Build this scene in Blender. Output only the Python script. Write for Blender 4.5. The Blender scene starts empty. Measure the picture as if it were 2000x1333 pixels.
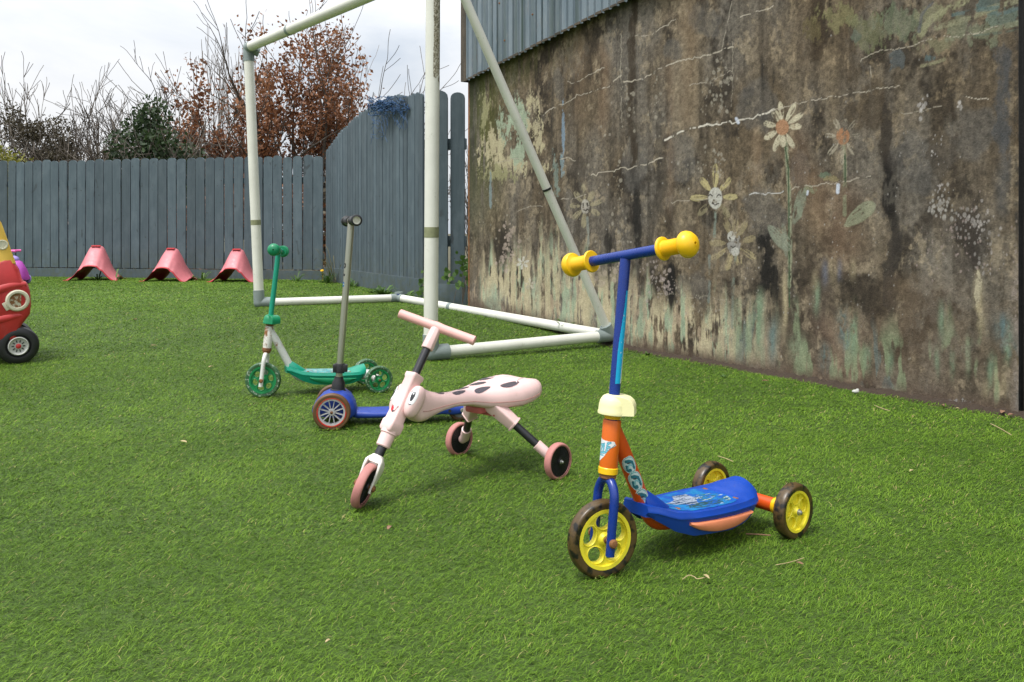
import bpy, bmesh, math, random
import numpy as np
from mathutils import Vector, Matrix, noise as mnoise
from mathutils.geometry import tessellate_polygon
PI = math.pi
F, H, YH = 1650.0, 0.69, 455.0     # focal length in photo pixels, camera height, horizon row
sc = bpy.context.scene
C = sc.collection
# ---------------------------------------------------------------- camera, sky, sun, exposure
cam = bpy.data.cameras.new('camera'); co = bpy.data.objects.new('camera', cam); C.objects.link(co)
co.location = (0, 0, H); co.rotation_euler = (math.radians(90), 0, 0)
cam.sensor_width = 36; cam.lens = F / 2000 * 36; cam.shift_y = -(666.5 - YH) / 2000
cam.clip_start = 0.02; cam.clip_end = 800
sc.camera = co
SUN_EL, SUN_AZ = math.radians(66), math.radians(225)
w = bpy.data.worlds.new("World"); sc.world = w; w.use_nodes = True
nt = w.node_tree; N = nt.nodes; Lk = nt.links; N.clear()
out = N.new('ShaderNodeOutputWorld'); mixs = N.new('ShaderNodeMixShader')
b1 = N.new('ShaderNodeBackground'); b2 = N.new('ShaderNodeBackground')
sky = N.new('ShaderNodeTexSky'); sky.sky_type = 'NISHITA'; sky.sun_disc = False
sky.sun_elevation = SUN_EL; sky.sun_rotation = SUN_AZ
Lk.new(sky.outputs[0], b1.inputs[0]); b1.inputs[1].default_value = 0.12
tc = N.new('ShaderNodeTexCoord'); mp = N.new('ShaderNodeMapping'); mp.inputs['Scale'].default_value = (1, 1, 2.6)
mp.inputs['Location'].default_value = (3.1, .4, 0)
nz = N.new('ShaderNodeTexNoise'); nz.inputs['Scale'].default_value = 2.4; nz.inputs['Detail'].default_value = 7
nz.inputs['Roughness'].default_value = .55; nz.inputs['Distortion'].default_value = .25
rp = N.new('ShaderNodeValToRGB')
rp.color_ramp.elements[0].position = .36; rp.color_ramp.elements[0].color = (.60, .66, .74, 1)
rp.color_ramp.elements[1].position = .62; rp.color_ramp.elements[1].color = (.98, .98, .99, 1)
e = rp.color_ramp.elements.new(.48); e.color = (.80, .83, .87, 1)
Lk.new(tc.outputs['Generated'], mp.inputs[0]); Lk.new(mp.outputs[0], nz.inputs[0]); Lk.new(nz.outputs[0], rp.inputs[0])
# an overcast dome is about three times brighter overhead than at the horizon
sx_ = N.new('ShaderNodeSeparateXYZ'); mr = N.new('ShaderNodeMapRange'); mr.inputs[1].default_value = .12; mr.inputs[2].default_value = .9; mr.inputs[3].default_value = .70; mr.inputs[4].default_value = 1.7
Lk.new(tc.outputs['Generated'], sx_.inputs[0]); Lk.new(sx_.outputs[2], mr.inputs[0]); Lk.new(mr.outputs[0], b2.inputs[1])
Lk.new(rp.outputs[0], b2.inputs[0])
mixs.inputs[0].default_value = .93
Lk.new(b1.outputs[0], mixs.inputs[1]); Lk.new(b2.outputs[0], mixs.inputs[2]); Lk.new(mixs.outputs[0], out.inputs[0])
sl = bpy.data.lights.new('sun', 'SUN'); sl.energy = 2.4; sl.angle = math.radians(15); sl.color = (1, .98, .95)
so = bpy.data.objects.new('sun', sl); C.objects.link(so)
sd = Vector((math.sin(SUN_AZ) * math.cos(SUN_EL), math.cos(SUN_AZ) * math.cos(SUN_EL), math.sin(SUN_EL)))
so.rotation_euler = sd.to_track_quat('Z', 'Y').to_euler(); so.location = (0, 0, 20)
sc.view_settings.view_transform = 'Standard'; sc.view_settings.look = 'None'
sc.view_settings.exposure = 0.50; sc.view_settings.gamma = 1.0
sc.cycles.max_bounces = 6; sc.cycles.diffuse_bounces = 3; sc.cycles.transparent_max_bounces = 8

# ---------------------------------------------------------------- helpers
def gz(x, y):
    t = np.clip((np.asarray(y, float) - 4.7) / 1.8, 0, 1)
    return .1 * t * t * (3 - 2 * t)
def at(px, py, D):
    return Vector(((px - 1000) / F * D, D, H - (py - YH) / F * D))

class NB:                                            # small node builder
    def __init__(s, name):
        s.m = bpy.data.materials.new(name); s.m.use_nodes = True
        s.n = s.m.node_tree.nodes; s.l = s.m.node_tree.links
        s.b = s.n['Principled BSDF']
        s.tc = s.n.new('ShaderNodeTexCoord')
    def noise(s, scale, det=4, rough=.55, stretch=None, dist=0):
        t = s.n.new('ShaderNodeTexNoise'); t.inputs['Scale'].default_value = scale
        t.inputs['Detail'].default_value = det; t.inputs['Roughness'].default_value = rough
        t.inputs['Distortion'].default_value = dist
        if stretch:
            m = s.n.new('ShaderNodeMapping'); m.inputs['Scale'].default_value = stretch
            s.l.new(s.tc.outputs['Object'], m.inputs[0]); s.l.new(m.outputs[0], t.inputs[0])
        else: s.l.new(s.tc.outputs['Object'], t.inputs[0])
        return t.outputs[0]
    def ramp(s, src, *stops):
        r = s.n.new('ShaderNodeValToRGB'); el = r.color_ramp.elements
        while len(el) < len(stops): el.new(.5)
        for e_, (p, c) in zip(el, stops):
            e_.position = p; e_.color = (c, c, c, 1) if not hasattr(c, '__len__') else (*c, 1)
        s.l.new(src, r.inputs[0]); return r.outputs[0]
    def mix(s, f, a, b, mode='MIX'):
        x = s.n.new('ShaderNodeMix'); x.data_type = 'RGBA'; x.blend_type = mode
        for k, v in ((0, f), (6, a), (7, b)):
            if isinstance(v, bpy.types.NodeSocket): s.l.new(v, x.inputs[k])
            elif k == 0: x.inputs[0].default_value = v
            else: x.inputs[k].default_value = (*v, 1)
        return x.outputs[2]
    def attr(s, name):
        a = s.n.new('ShaderNodeAttribute'); a.attribute_name = name; return a.outputs['Color'], a.outputs['Fac']
    def mul(s, a, b):
        x = s.n.new('ShaderNodeMath'); x.operation = 'MULTIPLY'
        for k, v in ((0, a), (1, b)):
            if isinstance(v, bpy.types.NodeSocket): s.l.new(v, x.inputs[k])
            else: x.inputs[k].default_value = v
        return x.outputs[0]
    def set(s, **kw):
        for k, v in kw.items():
            k = k.replace('_', ' ')
            i = s.b.inputs[k]
            if isinstance(v, bpy.types.NodeSocket): s.l.new(v, i)
            else: i.default_value = (*v, 1) if hasattr(v, '__len__') and len(v) == 3 else v
        return s
    def bump(s, h, strength=.3, dist=.002):
        b = s.n.new('ShaderNodeBump'); b.inputs['Strength'].default_value = strength; b.inputs['Distance'].default_value = dist
        s.l.new(h, b.inputs['Height']); s.l.new(b.outputs[0], s.b.inputs['Normal']); return s

def plastic(name, col, rough=.4, var=.14, dirt=(.2, .17, .12), dirt_amt=.35, scale=30, spec=.5, metal=0, sub=0):
    """painted or moulded surface: soft mottling, grime specks, scuffs in the gloss"""
    s = NB(name)
    n1 = s.noise(scale, 5, .6); n2 = s.noise(scale * 9, 3, .6); n3 = s.noise(scale * 2.2, 6, .75)
    c = s.mix(s.ramp(n1, (.3, 0), (.7, 1)), tuple(x * (1 - var) for x in col), tuple(min(1, x * (1 + var)) for x in col))
    d = s.mul(s.ramp(n3, (.60, 0), (.75, 1)), dirt_amt)
    c = s.mix(d, c, dirt)
    sp = s.mul(s.ramp(n2, (.68, 0), (.74, 1)), dirt_amt * .8)
    c = s.mix(sp, c, dirt)
    s.set(Base_Color=c, Roughness=s.ramp(n3, (.3, rough * .8), (.75, min(1, rough * 1.5))), Metallic=metal)
    s.b.inputs['Specular IOR Level'].default_value = spec
    s.bump(n2, .12, .0006)
    return s.m

def rusty(name, col, rough=.4, metal=0., amt=.5, scale=18):
    s = NB(name)
    n1 = s.noise(scale, 7, .72); n2 = s.noise(scale * 8, 4)
    m = s.ramp(n1, (.62 - amt * .2, 0), (.70 - amt * .2, 1))
    rc = s.mix(n2, (.10, .035, .012), (.34, .15, .05))
    s.set(Base_Color=s.mix(m, col, rc), Roughness=s.ramp(m, (0, rough), (1, .85)))
    s.set(Metallic=s.mul(s.ramp(m, (0, 1), (1, 0)), metal)); s.bump(n1, .2, .001)
    return s.m

def vcol(name, rough=.5, fine=60, amt=.25, bump=.1, spec=.4):
    s = NB(name); c, _ = s.attr('Col'); n = s.noise(fine, 5, .7)
    c = s.mix(1, c, s.ramp(n, (.25, 1 - amt), (.75, 1 + amt * .3)), 'MULTIPLY')
    s.set(Base_Color=c, Roughness=rough); s.b.inputs['Specular IOR Level'].default_value = spec
    s.bump(n, bump, .001); return s.m

M = {}
M['white_pipe'] = plastic('white_pipe', (.72, .71, .63), .36, .07, (.24, .24, .13), .5, 6)
M['grey_fitting'] = plastic('grey_fitting', (.22, .26, .25), .5, .15, (.10, .11, .06), .5, 12)
M['band'] = plastic('band', (.23, .24, .13), .7, .2, (.08, .09, .04), .6, 22)
M['o_blue'] = plastic('blue_paint', (.004, .028, .21), .25, .10, (.10, .06, .04), .12, 25, .6)
M['o_deckblue'] = plastic('blue_plastic', (.002, .048, .34), .40, .12, (.05, .06, .11), .40, 16)
M['o_orange'] = plastic('orange_paint', (.66, .125, .006), .33, .08, (.22, .08, .03), .35, 18)
M['o_red'] = plastic('red_orange_paint', (.60, .075, .008), .33, .09, (.2, .05, .02), .3, 20)
M['o_insert'] = plastic('faded_orange_plastic', (.78, .25, .12), .6, .07, (.45, .12, .06), .25, 25)
M['o_yellow'] = plastic('yellow_plastic', (.86, .50, .008), .33, .06, (.38, .20, .03), .35, 22)
M['o_cream'] = plastic('faded_yellow_plastic', (.82, .77, .42), .5, .05, (.5, .42, .18), .25, 30)
M['o_rim'] = plastic('bright_yellow_plastic', (.82, .70, .035), .42, .08, (.28, .20, .06), .45, 22)
s = NB('mottled_rubber'); n = s.noise(58, 2, .45); n2 = s.noise(200, 3)
s.set(Base_Color=s.mix(s.ramp(n, (.50, 0), (.62, 1)), s.mix(n2, (.105, .062, .020), (.060, .038, .015)), (.010, .009, .007)), Roughness=.36).bump(n2, .15, .0006)
M['camo'] = s.m
M['rust'] = rusty('rusty_steel', (.09, .05, .03), .5, .3, 1.1, 80)
M['zinc'] = rusty('zinc_bolt', (.45, .45, .43), .35, .8, .2, 60)
M['g_green'] = plastic('green_plastic', (.003, .21, .085), .36, .1, (.1, .12, .06), .25, 24)
M['g_teal'] = plastic('teal_paint', (.003, .26, .16), .3, .08, (.1, .2, .1), .25, 22)
M['g_rim'] = plastic('green_rim', (.004, .20, .055), .4, .1, (.1, .14, .06), .3, 30)
s = NB('speckled_green_rubber'); n = s.noise(120, 2, .4); n2 = s.noise(25, 3)
s.set(Base_Color=s.mix(s.ramp(n, (.60, 0), (.64, 1)), s.mix(n2, (.02, .11, .045), (.05, .09, .035)), (.26, .32, .24)), Roughness=.4)
M['g_tyre'] = s.m
M['g_white'] = rusty('white_paint_rusting', (.68, .68, .64), .38, 0, .28, 24)
M['g_patch'] = rusty('rust_bleed', (.70, .68, .62), .45, 0, .75, 30)
M['b_blue'] = plastic('scooter_blue_plastic', (.012, .045, .30), .45, .14, (.16, .16, .2), .4, 22)
M['b_steel'] = rusty('brushed_steel', (.46, .46, .38), .34, .85, .12, 12)
M['b_gum'] = plastic('gum_rubber', (.115, .058, .022), .45, .2, (.08, .05, .03), .5, 25)
M['b_spoke'] = plastic('silver_plastic', (.40, .40, .40), .4, .1, (.15, .12, .1), .4, 30)
M['black'] = plastic('black_plastic', (.013, .013, .014), .45, .2, (.09, .085, .07), .35, 25)
M['black_tube'] = plastic('black_painted_tube', (.017, .017, .020), .38, .2, (.15, .13, .12), .4, 26)
M['p_pink'] = plastic('pink_plastic', (.78, .54, .51), .40, .06, (.42, .27, .22), .40, 16)
M['p_pinkbar'] = plastic('pink_handle_plastic', (.76, .42, .38), .45, .1, (.75, .6, .52), .35, 9)
M['p_white'] = plastic('pale_fork_plastic', (.80, .74, .68), .45, .05, (.5, .38, .3), .3, 25)
M['p_tyre'] = plastic('dusty_pink_rubber', (.46, .19, .17), .6, .12, (.34, .22, .18), .5, 30)
M['p_under'] = plastic('dark_pink_underside', (.45, .10, .09), .5, .1, (.3, .1, .08), .3, 20)
M['c_red'] = plastic('faded_red_plastic', (.47, .030, .030), .42, .16, (.6, .2, .17), .3, 6)
M['c_yellow'] = plastic('faded_yellow_body', (.74, .47, .075), .45, .07, (.5, .3, .1), .25, 8)
M['c_cream'] = plastic('cream_plastic', (.60, .56, .42), .5, .1, (.3, .2, .12), .4, 20)
M['c_tyre'] = plastic('black_hollow_tyre', (.011, .011, .012), .38, .2, (.07, .065, .055), .35, 14)
M['c_hub'] = plastic('grey_hub_plastic', (.46, .46, .42), .45, .1, (.2, .17, .13), .3, 30)
M['r_pink'] = plastic('sunbleached_pink_plastic', (.56, .17, .19), .45, .14, (.6, .3, .28), .3, 9)
M['r_red'] = plastic('rocker_red_plastic', (.36, .018, .022), .38, .1, (.4, .1, .1), .3, 10)
M['t_purple'] = plastic('purple_plastic', (.38, .05, .36), .4, .1, (.3, .1, .3), .2, 18)
M['t_lilac'] = plastic('lilac_plastic', (.32, .24, .60), .4, .1, (.3, .2, .4), .2, 18)
M['t_pink'] = plastic('hot_pink_plastic', (.80, .12, .40), .4, .1, (.5, .1, .3), .2, 18)
M['decal'] = vcol('printed_sticker', .3, 90, .10, .05)
M['graphic'] = vcol('deck_print', .38, 50, .28, .05)

# painted timber: per-board tint, vertical grain, knots and scuffs
def timber(name, a, b, sc_=1.):
    s = NB(name); _, tf = s.attr('tint')
    g = s.noise(38 * sc_, 6, .7, (1, 1, .045), .6); g2 = s.noise(9, 4, .6, (1, 1, .5)); k = s.noise(11, 2, .3, (1, 1, .55), 1.2)
    c = s.mix(s.ramp(g, (.3, 0), (.7, 1)), a, b)
    c = s.mix(s.mul(s.ramp(g2, (.45, 0), (.75, 1)), .55), c, (.125, .160, .180))
    c = s.mix(s.mul(s.ramp(k, (.70, 0), (.76, 1)), .75), c, (.035, .045, .05))
    c = s.mix(1, c, s.ramp(tf, (0, .76), (1, 1.14)), 'MULTIPLY')
    sp = s.n.new('ShaderNodeSeparateXYZ'); s.l.new(s.tc.outputs['Object'], sp.inputs[0]); al = s.noise(16, 5, .7)
    c = s.mix(s.mul(s.ramp(sp.outputs[2], (.16, .55), (.55, 0)), s.ramp(al, (.4, 0), (.62, 1))), c, (.070, .082, .040))
    nl = s.noise(26, 1, .3); c = s.mix(s.mul(s.ramp(nl, (.76, 0), (.78, 1)), .7), c, (.03, .03, .03))
    s.set(Base_Color=c, Roughness=.72).bump(g, .5, .002); return s.m
M['fence'] = timber('blue_grey_painted_timber', (.055, .080, .097), (.085, .116, .133))
M['fence_dark'] = timber('slate_painted_timber', (.045, .070, .083), (.070, .098, .112))

class MB:
    def __init__(s): s.v = []; s.f = []; s.t = []; s.tint = .5
    def add(s, vs, fs):
        o = len(s.v); s.v.extend([tuple(p) for p in vs]); s.f.extend([tuple(i + o for i in f) for f in fs])
        s.t.extend([s.tint] * len(vs)); return s
    def ring_loft(s, rings, caps=True, closed=False):
        n = len(rings[0]); vs = [p for r in rings for p in r]; fs = []
        m = len(rings)
        for i in range(m if closed else m - 1):
            for j in range(n):
                a = i * n + j; b = i * n + (j + 1) % n; i2 = (i + 1) % m
                fs.append((a, b, i2 * n + (j + 1) % n, i2 * n + j))
        if caps and not closed: fs.append(tuple(range(n))[::-1]); fs.append(tuple((m - 1) * n + j for j in range(n)))
        return s.add(vs, fs)
    def tube(s, pts, r, n=14, caps=True):
        pts = [Vector(p) for p in pts]; m = len(pts)
        rr = r if hasattr(r, '__len__') else [r] * m
        d = [(pts[min(i + 1, m - 1)] - pts[max(i - 1, 0)]).normalized() for i in range(m)]
        up = Vector((0, 0, 1)) if abs(d[0].z) < .9 else Vector((1, 0, 0))
        x = d[0].cross(up).normalized(); rings = []
        for i in range(m):
            x = (x - d[i] * x.dot(d[i])).normalized(); y = d[i].cross(x)
            rings.append([pts[i] + (x * math.cos(2 * PI * k / n) + y * math.sin(2 * PI * k / n)) * rr[i] for k in range(n)])
        return s.ring_loft(rings, caps)
    def lathe(s, c, ax, prof, n=40, closed=False, caps=True):
        c = Vector(c); ax = Vector(ax).normalized()
        x = ax.orthogonal().normalized(); y = ax.cross(x)
        rings = [[c + ax * t + (x * math.cos(2 * PI * k / n) + y * math.sin(2 * PI * k / n)) * max(r, 1e-5) for k in range(n)] for r, t in prof]
        return s.ring_loft(rings, caps, closed)
    def prism(s, outer, holes, o, X, Y, Z, t0, t1):
        o, X, Y, Z = Vector(o), Vector(X), Vector(Y), Vector(Z)
        loops = [outer] + list(holes); flat = [p for l in loops for p in l]
        tri = tessellate_polygon([[Vector((p[0], p[1], 0)) for p in l] for l in loops])
        n = len(flat); vs = [o + X * p[0] + Y * p[1] + Z * t for t in (t0, t1) for p in flat]
        fs = [tuple(t)[::-1] for t in tri] + [tuple(i + n for i in t) for t in tri]
        k = 0
        for l in loops:
            L = len(l)
            for j in range(L):
                a, b = k + j, k + (j + 1) % L; fs.append((a, b, b + n, a + n))
            k += L
        return s.add(vs, fs)
    def box(s, c, sz, bev=0, R=None):
        bm = bmesh.new(); bmesh.ops.create_cube(bm, size=1)
        bmesh.ops.scale(bm, vec=sz, verts=bm.verts)
        if bev: bmesh.ops.bevel(bm, geom=bm.edges[:], offset=bev, segments=2, profile=.6, affect='EDGES')
        mm = Matrix.Translation(Vector(c)) @ (R.to_4x4() if R is not None else Matrix())
        bmesh.ops.transform(bm, matrix=mm, verts=bm.verts); bm.verts.ensure_lookup_table()
        s.add([v.co for v in bm.verts], [[v.index for v in f.verts] for f in bm.faces]); bm.free(); return s
    def ball(s, c, r, n=20, sc_=(1, 1, 1)):
        c = Vector(c); rings = []
        for i in range(n // 2 + 1):
            a = PI * i / (n // 2); q_ = max(math.sin(a), 1e-4)
            rings.append([c + Vector((math.cos(2 * PI * k / n) * q_ * sc_[0], math.sin(2 * PI * k / n) * q_ * sc_[1], math.cos(a) * sc_[2])) * r for k in range(n)])
        return s.ring_loft(rings, True)
    def xf(s, m): s.v = [tuple(m @ Vector(p)) for p in s.v]; return s
    def build(s, name, mat, parent=None, smooth=True, ang=38, bev=0, recalc=True):
        me = bpy.data.meshes.new(name); me.from_pydata(s.v, [], s.f); me.update()
        a = me.attributes.new('tint', 'FLOAT', 'POINT'); a.data.foreach_set('value', s.t)
        if recalc:
            bm = bmesh.new(); bm.from_mesh(me); bmesh.ops.recalc_face_normals(bm, faces=bm.faces); bm.to_mesh(me); bm.free()
        if smooth:
            me.polygons.foreach_set('use_smooth', [True] * len(me.polygons)); me.set_sharp_from_angle(angle=math.radians(ang))
        me.materials.append(mat if not isinstance(mat, str) else M[mat])
        o = bpy.data.objects.new(name, me); C.objects.link(o); o.parent = parent
        if bev:
            b = o.modifiers.new('bevel', 'BEVEL'); b.width = bev; b.segments = 2; b.limit_method = 'ANGLE'; b.angle_limit = math.radians(40)
        return o
def tag(o, label=None, cat=None, group=None, kind=None):
    if label: o['label'] = label
    if cat: o['category'] = cat
    if group: o['group'] = group
    if kind: o['kind'] = kind
    return o
def empty(name, loc, rz=0, *a, **k):
    o = bpy.data.objects.new(name, None); C.objects.link(o); o.location = loc; o.rotation_euler = (0, 0, rz)
    o.empty_display_size = .1
    return tag(o, *a, **k)
def spline(pts, n=8):
    pts = [Vector(p) for p in pts]; P_ = [pts[0] * 2 - pts[1]] + pts + [pts[-1] * 2 - pts[-2]]; o = []
    for i in range(1, len(P_) - 2):
        for k in range(n):
            t = k / n; a, b, c, d = P_[i - 1:i + 3]
            o.append(.5 * ((2 * b) + (c - a) * t + (2 * a - 5 * b + 4 * c - d) * t * t + (3 * b - a - 3 * c + d) * t ** 3))
    return o + [pts[-1]]
def lerp(tab, a):
    xs = [t[0] for t in tab]; return [float(np.interp(a, xs, [t[k] for t in tab])) for k in range(1, len(tab[0]))]

# colour-carrying grid laid on a surface; cells outside the mask are left out
def decal(name, surf, nu, nv, paint, parent, mat='decal', label=None):
    u = (np.arange(nu + 1)) / nu; v = np.arange(nv + 1) / nv
    U, V = np.meshgrid(u, v, indexing='ij'); rgb, mask = paint(U, V)
    co_ = [surf(a, b) for a in u for b in v]
    keep = (mask[:-1, :-1] + mask[1:, :-1] + mask[:-1, 1:] + mask[1:, 1:]) > 1.9
    I, J = np.nonzero(keep); W = nv + 1
    fs = [(i * W + j, (i + 1) * W + j, (i + 1) * W + j + 1, i * W + j + 1) for i, j in zip(I.tolist(), J.tolist())]
    me = bpy.data.meshes.new(name); me.from_pydata([tuple(p) for p in co_], [], fs); me.update()
    ca = me.color_attributes.new('Col', 'FLOAT_COLOR', 'POINT')
    ca.data.foreach_set('color', np.concatenate([rgb, np.ones(rgb.shape[:2] + (1,))], -1).reshape(-1).astype(np.float32))
    bm = bmesh.new(); bm.from_mesh(me); bmesh.ops.delete(bm, geom=[x for x in bm.verts if not x.link_faces], context='VERTS'); bm.to_mesh(me); bm.free()
    me.polygons.foreach_set('use_smooth', [True] * len(me.polygons)); me.materials.append(M[mat])
    o = bpy.data.objects.new(name, me); C.objects.link(o); o.parent = parent
    if label: o['label'] = label
    return o
def inpoly(x, y, poly):
    r = np.zeros(x.shape, bool); n = len(poly)
    for i in range(n):
        (x1, y1), (x2, y2) = poly[i], poly[(i + 1) % n]
        if y1 == y2: continue
        r ^= ((y1 > y) != (y2 > y)) & (x < (x2 - x1) * (y - y1) / (y2 - y1) + x1)
    return r
def segd(x, y, pts):
    d = np.full(x.shape, 9e9)
    for (x1, y1), (x2, y2) in zip(pts, pts[1:]):
        L = (x2 - x1) ** 2 + (y2 - y1) ** 2 + 1e-12; t = np.clip(((x - x1) * (x2 - x1) + (y - y1) * (y2 - y1)) / L, 0, 1)
        d = np.minimum(d, np.hypot(x - x1 - t * (x2 - x1), y - y1 - t * (y2 - y1)))
    return d
def put(rgb, m, c):
    rgb[m] = c
# lattice noise for numpy arrays
def vn(U, V, seed):
    iu = np.floor(U).astype(np.int64); iv = np.floor(V).astype(np.int64); fu = U - iu; fv = V - iv
    fu = fu * fu * (3 - 2 * fu); fv = fv * fv * (3 - 2 * fv)
    def h(a, b):
        x = (a * 374761393 + b * 668265263 + seed * 1442695041) & 0xffffffff
        x = ((x ^ (x >> 13)) * 1274126177) & 0xffffffff
        return ((x ^ (x >> 16)) & 0xffff) / 65535.
    return (h(iu, iv) * (1 - fu) + h(iu + 1, iv) * fu) * (1 - fv) + (h(iu, iv + 1) * (1 - fu) + h(iu + 1, iv + 1) * fu) * fv
def fbm(U, V, su, sv, seed, o=4, g=.55):
    r = 0; a = 1; t = 0
    for k in range(o): r = r + a * vn(U * su + 7.3 * k, V * sv + 3.1 * k, seed + k); t += a; a *= g; su *= 2.03; sv *= 2.03
    return r / t
def ss(x, a, b):
    t = np.clip((x - a) / (b - a), 0, 1); return t * t * (3 - 2 * t)
rnd = random.Random(5)

# ================================================================ the ground
LAWN = [(-14, 12.9), (-6.85, 11.36), (-2.32, 10.42), (-.75, 7.62), (-.36, 6.6), (-.325, 6.48), (3.56, .60), (3.56, -2.5), (-14, -2.5)]
s = NB('earth'); n = s.noise(1.2, 8, .65)
s.set(Base_Color=s.mix(n, (.05, .045, .02), (.09, .08, .04)), Roughness=.95).bump(n, .4, .05)
g = MB(); g.add([(-300, -60, -.05), (300, -60, -.05), (300, 500, .04), (-300, 500, .04)], [(0, 1, 2, 3)])
tag(g.build('ground', s.m), kind='structure')
# turf backing sheet
s = NB('turf_backing'); n = s.noise(55, 6, .7, (1, 1.8, 1)); n2 = s.noise(3, 5, .6); n3 = s.noise(160, 3, .7)
c = s.mix(s.ramp(n, (.3, 0), (.7, 1)), (.030, .060, .005), (.070, .13, .010)); c = s.mix(s.mul(s.ramp(n2, (.4, 0), (.7, 1)), .4), c, (.075, .11, .018))
s.set(Base_Color=c, Roughness=.8).bump(n3, .8, .01)
gx = np.linspace(-14, 3.9, 140); gy = np.linspace(-2.5, 12.9, 150)
vs = []; fs = []
poly = LAWN
nx, ny = len(gx), len(gy)
for y in gy:
    for x in gx: vs.append((x, y, float(gz(x, y)) + .002))
cx_, cy_ = np.meshgrid((gx[:-1] + gx[1:]) / 2, (gy[:-1] + gy[1:]) / 2)
grow = [(-14, 13.3), (-6.85, 11.6), (-2.1, 10.6), (-.55, 7.7), (-.2, 6.7), (3.9, .60), (3.9, -2.6), (-14.1, -2.6)]
ok = inpoly(cx_, cy_, grow)
for j in range(ny - 1):
    for i in range(nx - 1):
        if ok[j, i]: fs.append((j * nx + i, j * nx + i + 1, (j + 1) * nx + i + 1, (j + 1) * nx + i))
m_ = MB(); m_.add(vs, fs); tag(m_.build('lawn', s.m, recalc=False), kind='structure')

# artificial grass blades
def turf():
    rs = np.random.RandomState(3)
    P_, Wd, Ln = [], [], []
    for y0, y1, dens, wd, ln in ((.75, 1.9, 78000, .00105, .0165), (1.9, 2.9, 48000, .0015, .0175), (2.9, 4.6, 24000, .0023, .018), (4.6, 7.2, 11000, .0038, .019), (7.2, 11.6, 5000, .0060, .020)):
        xm = .606 * y1 * 1.06 + .35; n = int(2 * xm * (y1 - y0) * dens)
        x = rs.uniform(-xm, xm, n); y = rs.uniform(y0, y1, n)
        dw = (x + .323) * -.8335 + (y - 6.5) * -.5526; k = (np.abs(x) < .606 * y * 1.06 + .35) & inpoly(x, y, LAWN) & ((y > 6.6) | (dw > .012 + .055 * ss(fbm(x, y, 3.5, 3.5, 61, 3), .35, .7)))
        x = x[k]; y = y[k]; P_.append(np.stack([x, y], 1)); Wd.append(np.full(len(x), wd)); Ln.append(np.full(len(x), ln))
    P_ = np.concatenate(P_); Wd = np.concatenate(Wd); Ln = np.concatenate(Ln); n = len(P_)
    x, y = P_[:, 0], P_[:, 1]
    big = fbm(x, y, 2.2, 2.2, 11, 4); med = fbm(x, y, 14, 14, 21, 3); sm = fbm(x, y, 45, 45, 31, 2)
    ang = (.28 + (big - .5) * .7 + (med - .5) * 1.8) + rs.normal(0, .6, n)
    ang = np.where(rs.rand(n) < .28, rs.uniform(0, 2 * PI, n), ang)
    lean = np.clip(rs.normal(1.32, .16, n) + (sm - .5) * .4, .35, 1.62)
    L = Ln * rs.uniform(.55, 1.25, n) * (.72 + .55 * med)
    Wd = Wd * rs.uniform(.7, 1.35, n)
    dx, dy = np.cos(ang), np.sin(ang)
    z0 = gz(x, y)
    h1 = L * .5 * np.cos(lean * .74); r1 = L * .5 * np.sin(lean * .74)
    h2 = h1 + L * .5 * np.cos(lean * 1.25); r2 = r1 + L * .5 * np.sin(lean * 1.25); lift = rs.rand(n) ** 1.3 * .008
    tw = rs.uniform(-1.2, 1.2, n); px_, py_ = -np.sin(ang + tw), np.cos(ang + tw)
    V = np.empty((n, 5, 3), np.float32)
    for k, (r, h, ww) in enumerate(((0, 0, -1), (0, 0, 1), (r1, h1, -.9), (r1, h1, .9), (r2, h2, 0))):
        V[:, k, 0] = x + dx * r + px_ * Wd * ww * .5; V[:, k, 1] = y + dy * r + py_ * Wd * ww * .5; V[:, k, 2] = z0 + np.maximum(h, .0005) + lift
    base = (np.arange(n) * 5)[:, None]
    loops = (base + np.array([[0, 1, 3, 2, 2, 3, 4]])).reshape(-1).astype(np.int32)
    me = bpy.data.meshes.new('artificial_grass')
    me.vertices.add(n * 5); me.vertices.foreach_set('co', V.reshape(-1))
    me.loops.add(n * 7); me.loops.foreach_set('vertex_index', loops)
    me.polygons.add(n * 2)
    st = (np.arange(n)[:, None] * 7 + np.array([[0, 4]])).reshape(-1).astype(np.int32)
    me.polygons.foreach_set('loop_start', st)
    me.update(calc_edges=True)
    a = me.attributes.new('tint', 'FLOAT', 'POINT')
    t = np.clip(rs.rand(n) * .8 + (big - .5) * .35 + (med - .5) * .2, 0, 1)
    t = np.where(rs.rand(n) < .018, 1.5, t)
    a.data.foreach_set('value', np.repeat(t, 5).astype(np.float32))
    s = NB('grass_blades'); _, f = s.attr('tint')
    c = s.ramp(s.mul(f, .6), (0, (.048, .104, .008)), (.25, (.104, .200, .016)), (.5, (.188, .308, .030)), (.62, (.29, .40, .058)), (.88, (.36, .31, .12)))
    s.set(Base_Color=c, Roughness=.6); s.b.inputs['Specular IOR Level'].default_value = .2
    tr = s.n.new('ShaderNodeBsdfTranslucent'); mx = s.n.new('ShaderNodeMixShader'); mx.inputs[0].default_value = .22
    s.l.new(c, tr.inputs[0]); o_ = s.n['Material Output']
    s.l.new(s.b.outputs[0], mx.inputs[1]); s.l.new(tr.outputs[0], mx.inputs[2]); s.l.new(mx.outputs[0], o_.inputs[0])
    me.materials.append(s.m); o = bpy.data.objects.new('artificial_grass', me); C.objects.link(o)
    tag(o, 'short bright green artificial turf covering the play yard', 'turf', kind='stuff')
turf()

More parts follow.
